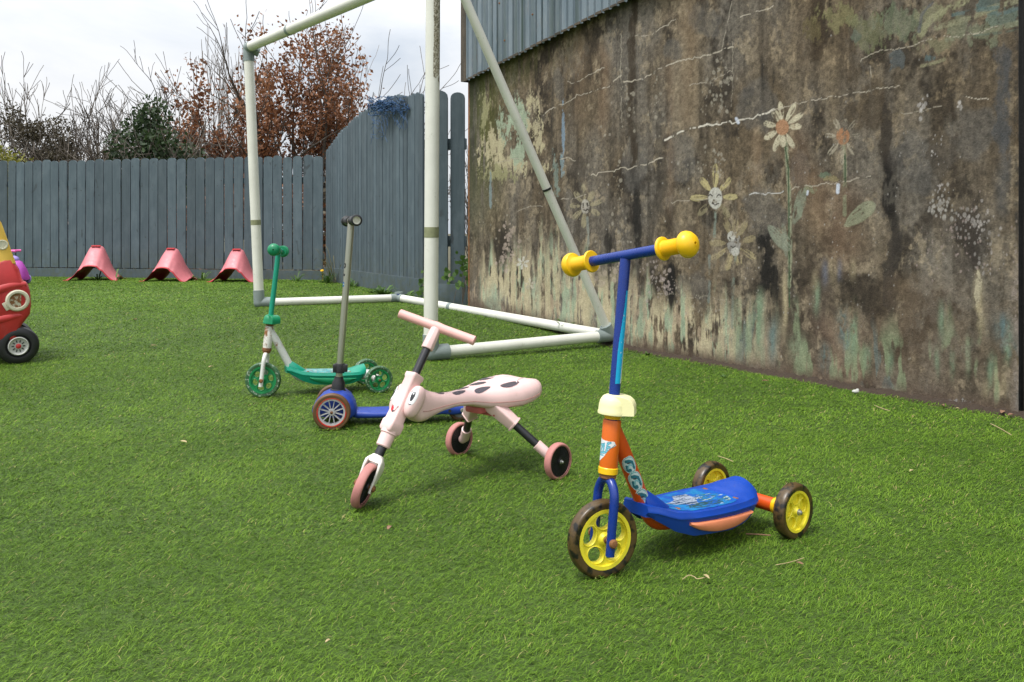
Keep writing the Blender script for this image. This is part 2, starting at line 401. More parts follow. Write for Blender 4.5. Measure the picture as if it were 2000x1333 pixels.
# ================================================================ the concrete wall
WO = Vector((-.323, 6.5, 0)); WD = Vector((.5526, -.8335, 0)); WN = Vector((-.8335, -.5526, 0))
U_END = 4.01
def wu(px, off=0.):                                   # wall coordinate u seen at a photo column
    k = (px - 1000) / F; o = WO + WN * off
    return (k * o.y - o.x) / (WD.x - k * WD.y)
def wq(px, py):
    u = wu(px); D = WO.y + WD.y * u; return u, H - (py - YH) / F * D
def wall_mesh():
    pxs = np.arange(916, 1989.5, 1.05); us = np.array([wu(p) for p in pxs]); us[0] = 0
    zs = np.arange(-.06, 2.16, .0042)
    U, Z = np.meshgrid(us, zs, indexing='ij'); D = WO.y + WD.y * U
    PX = 1000 + F * (WO.x + WD.x * U) / D; PY = YH + (H - Z) * F / D
    nU, nZ = U.shape
    # base: weathered concrete, streaked downwards
    A = np.array([.128, .092, .053]); B = np.array([.150, .128, .100]); Dk = np.array([.028, .020, .013]); Lt = np.array([.29, .225, .14])
    n1 = fbm(U, Z, 2.2, .9, 1, 5); n2 = fbm(U, Z, 26, 1.3, 50, 4); n3 = fbm(U, Z, 60, 60, 90, 3, .7); n4 = fbm(U, Z, 7, 5, 130, 5, .65)
    n5 = fbm(U, Z, 9, .7, 170, 4)
    col = A + (B - A) * ss(n1, .36, .66)[..., None]
    col = col * (1 - .42 * ss(n2, .50, .78)[..., None]) + Dk * (.42 * ss(n2, .50, .78))[..., None]
    col = col + (Lt - col) * (.4 * ss(n5, .55, .8))[..., None]
    col = col + (Dk - col) * (.8 * ss(n4, .50, .68))[..., None]; n6 = fbm(U, Z, 15, 11, 210, 5, .7); col = col + (Lt * 1.05 - col) * (.55 * ss(n6, .56, .68))[..., None]
    col = col * (.35 + 1.3 * n3)[..., None]
    # upper part browner and darker towards the right
    f = ss(PX, 1350, 1700) * ss(PY, 480, 100); col = col * (1 - .22 * f[..., None]) * (1 + f[..., None] * np.array([.03, -.04, -.14]))
    # large grey rendered patches
    for (cx, cy, rx, ry) in ((1090, 165, 14, 35), (1315, 100, 22, 22), (1375, 40, 34, 34), (1330, 300, 30, 60), (1480, 200, 45, 60), (1490, 420, 45, 60), (1560, 330, 22, 40), (1790, 320, 80, 60), (1350, 560, 40, 30), (1240, 330, 25, 60), (1900, 260, 50, 60)):
        d = ((PX - cx) / rx) ** 2 + ((PY - cy) / ry) ** 2 + (fbm(U, Z, 12, 12, int(cx), 3) - .5) * 1.6
        a = .55 * ss(d, 1.1, .5); col = col + (np.array([.105, .096, .084]) * (.6 + .8 * n3)[..., None] - col) * a[..., None]
    def over(c, a, sl_=None):
        nonlocal col
        c = np.array(c)
        if sl_ is None: col = col + (c - col) * np.clip(a, 0, 1)[..., None]
        else: col[sl_] = col[sl_] + (c - col[sl_]) * np.clip(a, 0, 1)[..., None]
    chip = fbm(U, Z, 55, 40, 300, 4, .7); chip2 = fbm(U, Z, 24, 12, 340, 4, .65); streak = fbm(U, Z, 34, 3.0, 380, 4, .6); blot = fbm(U, Z, 8, 6, 420, 4)
    def win(x0, x1): 
        i0 = int(np.searchsorted(PX[:, 0], x0)); i1 = int(np.searchsorted(PX[:, 0], x1)); return slice(max(i0, 0), max(i1, i0 + 1))
    def soft(cx, y0, y1, w_, c, al, thr=.35):
        sl_ = win(cx - 3 * w_, cx + 3 * w_); X, Y = PX[sl_], PY[sl_]
        wob = (blot[sl_] - .5) * w_ * 1.6
        a = al * np.exp(-((X - cx + wob) / w_) ** 2) * ss(Y, y0 - 25, y0 + 25) * ss(Y, y1 + 35, y1 - 35) * ss(streak[sl_] * .6 + chip[sl_] * .4, thr, thr + .22)
        over(c, a, sl_)
    # long dark run marks
    for t in ((1237, -50, 330, 7, (.03, .021, .012), .85), (1120, 130, 240, 4, (.02, .018, .016), .7), (1078, 150, 330, 3.5, (.03, .025, .02), .7), (1368, 120, 300, 5, (.03, .022, .014), .7),
              (1490, 110, 175, 4, (.02, .016, .012), .85), (1512, 140, 210, 4, (.02, .016, .012), .8), (1737, 300, 440, 20, (.014, .010, .008), .95), (1730, 180, 300, 14, (.03, .02, .014), .6), (1745, 430, 560, 16, (.03, .024, .02), .7),
              (1382, 200, 420, 8, (.035, .025, .015), .7), (1555, 230, 560, 5, (.045, .034, .022), .5), (1490, 450, 560, 15, (.012, .011, .011), .9), (1505, 520, 600, 12, (.018, .015, .012), .7), (1245, 360, 520, 8, (.02, .017, .015), .7), (1310, 520, 600, 10, (.012, .011, .011), .85), (1275, 400, 560, 9, (.03, .026, .022), .6), (1193, 220, 480, 5, (.03, .024, .018), .6),
              (1000, 500, 590, 8, (.012, .01, .01), .9), (990, 440, 500, 8, (.03, .025, .02), .6), (1060, 470, 560, 9, (.03, .025, .02), .6), (1135, 480, 600, 6, (.025, .02, .015), .7), (1188, 440, 560, 8, (.03, .025, .02), .7), (1330, 610, 700, 14, (.05, .04, .025), .6), (1420, 150, 330, 6, (.05, .04, .03), .5), (1640, 60, 240, 12, (.06, .045, .03), .4), (1840, 380, 470, 25, (.06, .045, .035), .6), (1900, 430, 620, 26, (.045, .035, .027), .55), (1960, 100, 420, 14, (.07, .075, .08), .6), (1985, 0, 480, 5, (.03, .028, .025), .8), (1350, 430, 520, 10, (.04, .03, .025), .5), (1600, 500, 620, 30, (.07, .05, .035), .4)):
        soft(*t, thr=.28)
    def stain(cx, y0, y1, w_, c, al, thr=.46):
        sl_ = win(cx - 3 * w_, cx + 3 * w_); X, Y = PX[sl_], PY[sl_]
        e_ = np.exp(-((X - cx + (blot[sl_] - .5) * w_ * 2.4) / w_) ** 2) * ss(Y, y0 - 30, y0 + 30) * ss(Y, y1 + 40, y1 - 40)
        over(c, al * ss(e_ * .5 + streak[sl_] * .3 + chip[sl_] * .35, thr + .10, thr + .22), sl_)
    BK = (.012, .010, .008)
    for t in ((1738, 330, 450, 16, BK, .75), (1735, 200, 320, 16, (.03, .022, .015), .7), (1742, 440, 620, 26, (.035, .028, .022), .75), (1495, 455, 570, 15, BK, .9), (1510, 520, 600, 12, BK, .8), (1312, 510, 610, 11, BK, .9), (1245, 370, 540, 9, BK, .75), (1000, 480, 600, 10, BK, .85), (985, 430, 520, 10, (.03, .022, .016), .7), (1060, 440, 560, 10, (.03, .022, .016), .7), (1190, 440, 560, 9, BK, .6), (1235, -40, 330, 9, (.045, .03, .016), .7),
              (1590, 0, 130, 24, (.05, .032, .016), .7), (1700, 150, 260, 40, (.055, .036, .018), .6), (1420, 420, 520, 18, (.045, .036, .028), .6), (1290, 240, 420, 16, (.04, .031, .022), .6), (1850, 250, 420, 34, (.055, .04, .026), .6), (1890, 380, 560, 30, (.045, .035, .028), .6), (1955, 80, 300, 18, (.06, .062, .065), .6), (1640, 330, 500, 22, (.055, .036, .02), .5), (1130, 300, 500, 16, (.05, .038, .026), .6), (1790, 560, 700, 40, (.055, .04, .028), .5), (1600, 520, 640, 34, (.06, .042, .03), .5)): stain(*t)
    # orange-brown washes
    for t in ((1130, 60, 240, 16, (.20, .13, .07), .4), (1180, 90, 260, 12, (.24, .15, .08), .45), (1345, 0, 250, 14, (.21, .135, .07), .4), (1310, 120, 420, 10, (.21, .135, .075), .4), (1475, 250, 360, 10, (.25, .15, .08), .3), (1590, 330, 460, 22, (.24, .15, .08), .5), (1640, 360, 520, 40, (.23, .14, .08), .45), (1560, 250, 380, 24, (.22, .13, .07), .35), (1800, 540, 780, 70, (.14, .09, .05), .4), (1640, 620, 780, 60, (.20, .12, .08), .4), (1470, 640, 740, 60, (.30, .19, .13), .4)):
        soft(*t, thr=.2)
    # moss by the left end and under the sheeting
    over((.075, .082, .006), .95 * ss(PX, 1010, 925) * ss(PY, 520, 240) * ss(streak, .30, .50))
    over((.075, .08, .012), .6 * ss(PX, 1180, 1020) * ss(PY, 225 - (PX - 918) * .5 + 20, 175 - (PX - 918) * .5) * ss(streak, .42, .62))
    over((.05, .05, .03), .7 * ss(PX, 945, 925) * ss(PY, 560, 300))
    # flaking cream and mint paint, upper left
    cream = (.44, .375, .215); mint = (.31, .375, .255); olive = (.28, .26, .12)
    def blob(cx, cy, rx, ry, c, al=.9, thr=.5, nz_=None):
        sl_ = win(cx - rx * 1.7, cx + rx * 1.7); nn = chip2[sl_] * .6 + chip[sl_] * .4 if nz_ is None else nz_[sl_]
        d = np.sqrt(((PX[sl_] - cx) / rx) ** 2 + ((PY[sl_] - cy) / ry) ** 2)
        over(c, al * ss(nn - d * .32 + .18, thr - .05, thr + .03), sl_)
    for t in ((1018, 240, 26, 55, mint), (1040, 200, 18, 28, cream), (1045, 250, 20, 40, cream), (985, 250, 22, 55, mint), (960, 290, 30, 55, cream), (1000, 320, 60, 25, cream), (970, 340, 40, 22, olive), (1015, 300, 24, 30, mint), (1050, 280, 14, 40, cream), (945, 230, 16, 50, olive), (1065, 330, 18, 18, cream)): blob(*t)
    # lower band: painted long grass, worn to streaks
    g1 = streak * .62 + chip2 * .38
    band_l = ss(PX, 1560, 1300) * ss(PX, 930, 965)
    yb = np.interp(PX, [916, 1230, 1500, 1990], [603, 684, 735, 815])
    up = yb - PY
    reach = np.interp(PX, [916, 1080, 1180, 1300, 1500, 1560, 1990], [75, 175, 130, 120, 130, 130, 150]) * (.6 + .9 * fbm(U, Z, 16, .01, 720, 2))
    env = ss(up, 2, 25) * ss(up, reach * 1.15, reach * .6)
    over((.50, .42, .25), .95 * env * ss(PX, 1560, 1380) * ss(g1, .43, .51) * ss(PX, 930, 950))
    over((.31, .39, .25), .85 * env * ss(PX, 1560, 1380) * ss(fbm(U, Z, 22, 4, 760, 4, .6), .54, .62) * ss(PX, 930, 950))
    over((.40, .30, .19), .7 * env * ss(fbm(U, Z, 30, 9, 780, 4, .6), .58, .66) * ss(PX, 1600, 1400))
    over((.23, .29, .15), .65 * env * ss(PX, 1380, 1430) * ss(fbm(U, Z, 13, 3, 790, 4, .6), .56, .64))
    over((.10, .155, .15), .55 * env * ss(PX, 1380, 1430) * ss(fbm(U, Z, 12, 3, 795, 4, .6), .62, .68))
    for x0, yt, w_, c in ((1087, 455, 9, cream), (1072, 480, 8, cream), (1058, 520, 9, cream), (1045, 540, 8, mint), (1110, 560, 10, mint), (960, 560, 10, mint), (972, 575, 12, mint), (1005, 560, 7, cream), (1130, 600, 12, cream), (1030, 590, 14, cream), (1160, 600, 9, mint), (1150, 560, 8, cream)):
        soft(x0, yt, yt + 130, w_, c, .8, .36)
    # separate brush strokes further right
    G1 = (.18, .27, .16); G2 = (.25, .30, .175); TB = (.11, .18, .17); YE = (.42, .34, .19)
    for x0, y0_, y1_, w_, c in ((1482, 575, 690, 8, G1), (1440, 590, 690, 8, G2), (1462, 620, 700, 8, G2), (1552, 590, 625, 6, G2), (1595, 560, 600, 6, G1), (1645, 610, 665, 9, TB), (1668, 620, 690, 7, G1), (1655, 650, 690, 8, TB), (1510, 630, 700, 8, TB), (1838, 600, 650, 6, G1), (1560, 660, 700, 14, G2), (1610, 680, 715, 10, TB), (1695, 680, 715, 8, G1), (1960, 620, 670, 9, (.10, .17, .19)), (1968, 640, 700, 7, G1), (1950, 630, 650, 12, TB), (1955, 735, 765, 14, YE), (1927, 752, 765, 8, YE), (1912, 540, 640, 9, YE), (1533, 540, 640, 5, YE), (1860, 690, 725, 5, G1), (1890, 660, 720, 5, G2), (1830, 690, 720, 5, G1), (1742, 690, 720, 6, G1), (1935, 700, 750, 6, G1), (1625, 520, 535, 9, YE), (1590, 540, 555, 6, YE), (1665, 515, 530, 6, YE), (1610, 520, 540, 6, (.12, .16, .26)), (1640, 520, 530, 5, (.12, .16, .26))):
        soft(x0, y0_, y1_, w_, c, .85, .28)
    blob(1912, 560, 9, 32, (.47, .40, .25), .9, .4); blob(1100, 260, 3, 60, (.17, .24, .31), .9, .45); blob(1098, 330, 4, 30, (.20, .27, .29), .8, .45)
    for t in ((1085, 350, 10, 70, (.2, .27, .23), .6, .5), (958, 380, 3, 60, (.19, .26, .27), .7, .45)): blob(*t)
    # top right: swept yellow and teal paint
    for t in ((1640, 35, 45, 38, (.22, .20, .08), .6, .5), (1700, 60, 60, 45, (.15, .16, .07), .55, .5), (1590, 60, 20, 30, (.14, .11, .04), .5, .5), (1760, 45, 50, 40, (.13, .16, .09), .6, .5), (1830, 85, 60, 22, (.17, .16, .085), .7, .5), (1900, 60, 70, 35, (.16, .17, .10), .7, .5), (1960, 35, 50, 30, (.13, .17, .13), .7, .5), (1830, 25, 40, 24, (.20, .19, .10), .65, .5), (1940, 10, 40, 20, (.08, .13, .12), .7, .5), (1755, 115, 16, 24, (.08, .09, .09), .8, .45), (1815, 112, 10, 10, (.08, .12, .12), .8, .45), (1670, 70, 12, 14, (.10, .13, .10), .6, .45)): blob(*t)
    def stroke(pts, w0, c, al, thr=.38):
        xs = [p[0] for p in pts]; sl_ = win(min(xs) - w0, max(xs) + w0)
        d = segd(PX[sl_], PY[sl_], pts); over(c, al * ss(d + (chip[sl_] - .5) * w0 * .9, w0, w0 * .55) * ss(chip2[sl_] * .5 + chip[sl_] * .5, thr, thr + .12), sl_)
    stroke([(1800, 66), (1815, 40), (1850, 18), (1900, -5)], 9, (.26, .25, .13), .85); stroke([(1830, 55), (1880, 40), (1930, 20), (1990, 0)], 8, (.24, .23, .13), .8); stroke([(1850, 78), (1920, 62), (1990, 45)], 7, (.20, .20, .12), .8)
    stroke([(1795, 62), (1800, 30), (1820, 5)], 4, (.10, .10, .10), .8); stroke([(1860, 30), (1900, 22), (1950, 15)], 5, (.08, .14, .14), .7); stroke([(1950, 30), (1980, 20), (2000, 12)], 5, (.09, .14, .14), .7)
    stroke([(1800, 130), (1830, 122), (1855, 112)], 4, (.24, .22, .12), .8); stroke([(1900, 70), (1940, 66), (1990, 58)], 3, (.10, .13, .10), .6)
    # flowers
    R = random.Random(9)
    def petal(cx, cy, ang, r0, ln, wd, c, al, thr=.36):
        a = math.radians(ang); mx, my = cx + math.cos(a) * (r0 + ln / 2), cy - math.sin(a) * (r0 + ln / 2)
        sl_ = win(mx - ln, mx + ln); dx, dy = PX[sl_] - mx, PY[sl_] - my
        lu = dx * math.cos(a) - dy * math.sin(a); lv = dx * math.sin(a) + dy * math.cos(a)
        d = (lu / (ln / 2)) ** 2 + (lv / (wd / 2 * (1 + lu / ln * .5))) ** 2 + (chip[sl_] - .5) * .5
        over(c, al * ss(d, 1.05, .8) * ss(chip2[sl_] * .25 + chip[sl_] * .45 + .3 * vn(lv * .55 + 9, lu * .05 + 9, int(cx + ang)), thr + .03, thr + .17), sl_)
    def disc(cx, cy, rx, ry, c, al=.95, thr=.25):
        sl_ = win(cx - rx * 1.4, cx + rx * 1.4); d = ((PX[sl_] - cx) / rx) ** 2 + ((PY[sl_] - cy) / ry) ** 2 + (chip[sl_] - .5) * .35
        over(c, al * ss(d, 1.05, .85) * ss(chip[sl_], thr, thr + .15), sl_)
    pc = (.48, .42, .28)
    stroke([(1533, 265), (1537, 300), (1541, 380), (1543, 450), (1542, 560)], 5, (.27, .28, .17), .8, .34); stroke([(1532, 275), (1540, 330), (1542, 600)], 1.8, (.035, .075, .03), .9, .3)
    stroke([(1648, 285), (1650, 330), (1650, 420)], 5, (.22, .23, .13), .7, .36); stroke([(1650, 300), (1651, 355)], 1.8, (.03, .07, .03), .95, .25)
    for a_, l_ in ((95, 40), (62, 44), (35, 38), (118, 30), (165, 26), (5, 26), (212, 30), (250, 38), (272, 26), (300, 34)): petal(1528, 250, a_, 12, l_, 11 if l_ > 30 else 13, pc, .95, .3)
    disc(1528, 249, 13, 16, (.38, .19, .09))
    for a_, l_ in ((115, 26), (50, 32), (175, 22), (5, 26), (232, 34), (268, 44), (305, 30), (80, 24)): petal(1646, 268, a_, 13, l_, 11, (.36, .31, .22), .8 if a_ > 100 else .5, .40)
    disc(1646, 267, 13.5, 17, (.34, .15, .06), .9, .34)
    yp = (.42, .35, .15)
    stroke([(1398, 405), (1397, 435), (1395, 462)], 3.5, (.20, .24, .19), .8)
    for a_, l_ in ((90, 52), (128, 34), (52, 34), (183, 36), (0, 30), (228, 36), (305, 36)): petal(1397, 385, a_, 14, l_, 13, yp if a_ < 200 else (.27, .23, .12), .92 if a_ < 200 else .6, .3)
    disc(1397, 387, 14, 22, (.46, .44, .38)); 
    for a_, l_ in ((60, 36), (15, 30), (178, 34), (215, 40), (255, 40), (285, 30), (325, 38), (110, 40), (85, 34)): petal(1433, 476, a_, 15, l_, 13, (.36, .29, .14), .8 if a_ > 200 else .6, .34)
    disc(1433, 475, 14, 24, (.30, .28, .25), .9, .36); disc(1428, 462, 8, 10, (.5, .48, .42), .8); disc(1436, 492, 8, 9, (.5, .48, .42), .8)
    for a_, l_ in ((95, 36), (60, 26), (125, 28), (20, 26), (175, 22), (225, 26), (265, 34), (330, 24)): petal(1143, 404, a_, 9, l_, 11, (.33, .28, .16), .75, .36)
    disc(1143, 404, 8.5, 15, (.40, .36, .30), .9, .3)
    stroke([(1147, 425), (1149, 470), (1148, 545)], 3, (.24, .26, .22), .7)
    for a_ in range(0, 360, 60): petal(1021, 514, a_ + 20, 2, 11, 5, (.5, .47, .4), .9, .25)
    for a_ in range(0, 360, 72): petal(1035, 555, a_ + 20, 2, 10, 6, (.45, .40, .3), .8, .3)
    K = (.03, .022, .018)
    for pts in (([(1384, 383), (1387, 380), (1391, 383)]), ([(1401, 383), (1404, 380), (1408, 383)]), ([(1391, 397), (1397, 401), (1403, 398)]), ([(1424, 464), (1426, 467)]), ([(1437, 466), (1438, 470)]), ([(1427, 481), (1432, 484), (1436, 481)]), ([(1139, 398), (1139, 402)]), ([(1147, 397), (1147, 401)]), ([(1140, 410), (1144, 412), (1148, 409)])): stroke(pts, 1.6, K, .95, -.3)
    stroke([(1385, 500), (1387, 540), (1384, 590)], 3.5, (.18, .22, .19), .75); stroke([(1437, 500), (1432, 560), (1430, 640)], 3.5, (.18, .22, .17), .65)
    for t in ( (1612, 343, 12, 6, (.12, .16, .10)), (1575, 370, 16, 9, (.20, .20, .11)), (1560, 410, 8, 18, (.22, .24, .16)), (1625, 350, 16, 6, (.25, .20, .09))): blob(*t, .8, .42)
    petal(1650, 442, 38, 0, 76, 30, (.24, .25, .15), .8, .28); petal(1500, 440, -48, 0, 66, 28, (.22, .24, .17), .8, .30); petal(1550, 440, 74, 0, 78, 22, (.20, .22, .15), .7, .32); petal(1536, 505, 96, 0, 70, 12, (.22, .24, .17), .6, .32)
    # lichen and flaked render
    rs = np.random.RandomState(8)
    def dots(cx, cy, sx, sy, n_, r0, r1, c, al=.62):
        for _ in range(n_):
            x_, y_ = rs.normal(cx, sx), rs.normal(cy, sy); r_ = r0 * .8 + (r1 - r0) * .9 * rs.rand() ** 2; sl_ = win(x_ - r_ * 2, x_ + r_ * 2)
            d = ((PX[sl_] - x_) / r_) ** 2 + ((PY[sl_] - y_) / (r_ * 1.35)) ** 2 + (chip[sl_] - .5) * 1.5
            v_ = rs.uniform(.7, 1.15); over(tuple(k * v_ for k in c), al * ss(d, 1.1, .6), sl_)
    LC = (.33, .29, .22); LW = (.44, .40, .37)
    for t in ((1225, 190, 8, 30, 20, 1.5, 4.5, LC), (1280, 190, 6, 30, 18, 1.5, 4, LC), (1400, 190, 14, 30, 40, 1.5, 4.5, LC), (1415, 150, 10, 25, 26, 1.5, 4.5, LC), (1395, 310, 10, 22, 46, 1.2, 3.5, LC), (1360, 330, 10, 8, 10, 1.5, 4, LC), (1210, 400, 8, 50, 26, 1.3, 4, LC),
              (1800, 206, 5, 9, 12, 1.5, 4.5, LW), (1877, 206, 4, 7, 10, 1.5, 4.5, LW), (1828, 290, 12, 15, 16, 1.2, 3, LW), (1840, 405, 14, 14, 46, 2, 5, (.36, .33, .29)), (1905, 440, 22, 22, 70, 1.6, 4.5, (.36, .32, .29)), (1870, 470, 40, 35, 70, 1.3, 3.5, (.32, .24, .21)), (1835, 370, 10, 8, 18, 1.5, 3.5, LW), (1930, 510, 12, 20, 26, 1.5, 4, (.33, .29, .26)),
              (992, 470, 9, 22, 50, 1.5, 4.5, (.44, .34, .27)), (985, 510, 9, 12, 26, 1.3, 4, (.44, .34, .27)), (1305, 555, 8, 14, 34, 1.5, 4.5, (.40, .32, .28)), (1275, 545, 10, 25, 40, 1.2, 4, (.36, .29, .25)), (1200, 520, 12, 12, 18, 2, 6, (.40, .32, .24)), (1170, 540, 8, 10, 10, 2, 6, (.40, .32, .24)), (1345, 600, 30, 30, 60, 1, 3, LC), (1180, 300, 40, 60, 20, 1, 3, LC), (1640, 400, 160, 140, 110, .8, 2, (.36, .33, .29)), (1450, 480, 200, 120, 140, .7, 2, (.36, .33, .29)), (1000, 400, 50, 90, 60, .7, 2, LC), (1700, 640, 160, 60, 60, .8, 2.4, LC), (1985, 620, 4, 90, 50, 2, 6, (.28, .22, .18)), (1860, 784, 16, 3, 60, 1, 3, (.40, .38, .36))): dots(*t)
    # cracks filled with lime
    def crack(pts, w_, al=.9, c=(.52, .45, .34), vert=False):
        R2 = np.random.RandomState(int(pts[0][0] + pts[0][1] * 7)); q_ = []
        for (x1, y1), (x2, y2) in zip(pts, pts[1:]):
            n_ = max(1, int(math.hypot(x2 - x1, y2 - y1) / 4.5))
            for k in range(n_): t_ = k / n_; q_.append((x1 + (x2 - x1) * t_ + R2.normal(0, .8), y1 + (y2 - y1) * t_ + R2.normal(0, 1.0) + 1.8 * math.sin(x1 * .05 + t_ * (x2 - x1) * .11)))
        q_.append(pts[-1]); xs = [p[0] for p in q_]; sl_ = win(min(xs) - 4, max(xs) + 4)
        d = segd(PX[sl_], PY[sl_], q_); w_ = w_ * (.42 + .5 * vn(U[sl_] * 9, Z[sl_] * 3, 77))
        over((.05, .04, .03), .35 * al * ss(d, w_ * 2.6, w_ * .9), sl_)
        over(c, al * ss(d, w_ * 1.15, w_ * .45) * ss(chip2[sl_], .30, .42), sl_)
    crack([(1061, 224), (1130, 186), (1190, 170), (1214, 147)], 1.5, .75); crack([(1215, 162), (1240, 160), (1288, 134), (1330, 120), (1374, 110), (1432, 92)], 1.7, .85)
    crack([(1108, 160), (1122, 165), (1145, 148), (1180, 133)], 1.4, .7); crack([(1155, 340), (1200, 335), (1240, 325), (1300, 309)], 1.9, .85); crack([(1300, 273), (1340, 255), (1380, 243), (1430, 240), (1480, 228), (1512, 214)], 2.6, 1, (.62, .56, .46))
    crack([(1512, 214), (1560, 203), (1620, 190), (1702, 178), (1760, 166)], 1.4, .7); crack([(1240, 70), (1270, 68), (1300, 50), (1320, 38)], 1.4, .75); crack([(1213, 65), (1212, 140), (1214, 240)], 1.1, .5)
    crack([(1445, 34), (1470, 28), (1510, 12)], 1.8, .8); crack([(1430, 0), (1420, 50), (1410, 95)], 1.2, .5); crack([(1680, 118), (1720, 100), (1770, 92), (1830, 75), (1900, 66), (1960, 50)], 1.4, .65)
    crack([(1875, 187), (1895, 190), (1930, 194)], 1.6, .8); crack([(1345, 170), (1390, 155), (1430, 140)], 1.3, .6); crack([(1465, 380), (1500, 378), (1530, 374)], 1.8, .9, (.6, .58, .55)); crack([(1545, 368), (1600, 362), (1640, 355), (1700, 345)], 1.5, .7); crack([(1310, 397), (1350, 392), (1390, 386)], 1.3, .55)
    crack([(1095, 391), (1120, 388), (1145, 380)], 1.5, .7); crack([(1010, 412), (1040, 402), (1060, 404)], 1.2, .5); crack([(1095, 314), (1110, 310), (1125, 315)], 1.5, .7); crack([(1230, 577), (1300, 575), (1420, 585)], 1.0, .4); crack([(1760, 222), (1800, 218), (1840, 208)], 1.2, .5); crack([(1700, 130), (1702, 160)], 1.2, .6); crack([(970, 320), (1000, 312), (1012, 310)], 1.2, .5); crack([(1430, 80), (1432, 150), (1428, 210)], 1., .4)
    over((.55, .58, .66), .9 * ss(segd(PX, PY, [(1438, 232), (1442, 240)]), 4, 2)); over((.5, .54, .62), .9 * ss(segd(PX, PY, [(1637, 362), (1636, 376)]), 4.5, 2.5)); over((.5, .54, .62), .8 * ss(segd(PX, PY, [(1578, 374), (1577, 380)]), 3, 1.5))
    # foot of the wall: soil splash, dark line
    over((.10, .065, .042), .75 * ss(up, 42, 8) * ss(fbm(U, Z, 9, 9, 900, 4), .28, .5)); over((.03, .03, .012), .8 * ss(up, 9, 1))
    over((.21, .17, .14), .6 * ss(PX, 1968, 1986) * ss(PY, 480, 560) * ss(chip2, .35, .5))
    lum = col.mean(-1, keepdims=True); col = lum + (col - lum) * .86
    chalk = ss(fbm(U, Z, 3.2, 2.2, 950, 5, .6), .52, .66) * ss(fbm(U, Z, 40, 22, 960, 3, .7), .40, .60); col = col + (np.array([.21, .185, .150]) - col) * (.24 * chalk)[..., None]
    rel = (chip - .5) * .0025 + (n4 - .5) * .006
    P3 = WO.x + WD.x * U + WN.x * rel, WO.y + WD.y * U + WN.y * rel, Z
    me = bpy.data.meshes.new('wall_face'); V = np.stack(P3, -1).reshape(-1, 3)
    i, j = np.meshgrid(np.arange(nU - 1), np.arange(nZ - 1), indexing='ij'); a_ = (i * nZ + j).reshape(-1)
    Q = np.stack([a_, a_ + nZ, a_ + nZ + 1, a_ + 1], 1)
    # solid body behind the face: back and ends
    nV = len(V); tk = .25
    def P_(u, z, t): p = WO + WD * u - WN * t; return (p.x, p.y, z)
    bx = [P_(0, -.06, .006), P_(U_END - .02, -.06, .006), P_(U_END - .02, 2.15, .006), P_(0, 2.15, .006), P_(0, -.06, tk), P_(U_END - .02, -.06, tk), P_(U_END - .02, 2.15, tk), P_(0, 2.15, tk)]
    V = np.concatenate([V, np.array(bx)]); X = nV
    ex = np.array([[X + 4, X + 7, X + 6, X + 5], [X, X + 3, X + 7, X + 4], [X + 1, X + 5, X + 6, X + 2], [X + 3, X + 2, X + 6, X + 7]])
    Q = np.concatenate([Q, ex]); m = len(Q)
    me.vertices.add(len(V)); me.vertices.foreach_set('co', V.astype(np.float32).reshape(-1))
    me.loops.add(m * 4); me.loops.foreach_set('vertex_index', Q.reshape(-1).astype(np.int32))
    me.polygons.add(m); me.polygons.foreach_set('loop_start', (np.arange(m) * 4).astype(np.int32)); me.update(calc_edges=True)
    ca = me.color_attributes.new('Col', 'FLOAT_COLOR', 'POINT')
    cc = np.concatenate([np.clip(col, 0, 1).reshape(-1, 3), np.full((8, 3), .09)]); cc = np.concatenate([cc, np.ones((len(cc), 1))], 1)
    ca.data.foreach_set('color', cc.astype(np.float32).reshape(-1))
    s = NB('weathered_concrete'); c, _ = s.attr('Col'); f1 = s.noise(130, 5, .75); f2 = s.noise(28, 6, .7, (1, 1, .45))
    c = s.mix(1, c, s.ramp(f1, (.3, .72), (.72, 1.3)), 'MULTIPLY'); c = s.mix(1, c, s.ramp(f2, (.3, .82), (.7, 1.16)), 'MULTIPLY')
    s.set(Base_Color=c, Roughness=.9); s.b.inputs['Specular IOR Level'].default_value = .25
    mm = s.n.new('ShaderNodeMath'); s.l.new(f1, mm.inputs[0]); s.l.new(f2, mm.inputs[1]); s.bump(mm.outputs[0], .7, .004)
    me.materials.append(s.m); M['concrete'] = s.m
    o = bpy.data.objects.new('concrete_wall', me); C.objects.link(o)
    tag(o, 'tall stained brown concrete wall with faded painted daisies and grass', 'wall')
wall_mesh()

def wp(u, z, off=0): p = WO + WD * u + WN * off; return Vector((p.x, p.y, z))
s = NB('damp_concrete'); n = s.noise(7, 8, .7, (1, 1, .35)); n2 = s.noise(60, 5, .7)
c = s.mix(s.ramp(n, (.35, 0), (.65, 1)), (.045, .04, .03), (.12, .09, .062)); c = s.mix(1, c, s.ramp(n2, (.3, .7), (.7, 1.2)), 'MULTIPLY')
s.set(Base_Color=c, Roughness=.9).bump(n2, .6, .004); M['damp'] = s.m
m_ = MB(); pr = [wp(U_END + .005, -.06, -.03), wp(7.2, -.06, -.03), wp(7.2, -.06, -.3), wp(U_END + .005, -.06, -.3)]
m_.ring_loft([pr, [p + Vector((0, 0, 2.3)) for p in pr]]); tag(m_.build('wall_pier', 'damp', smooth=False), 'dark damp concrete pier at the right end of the painted wall', 'wall')

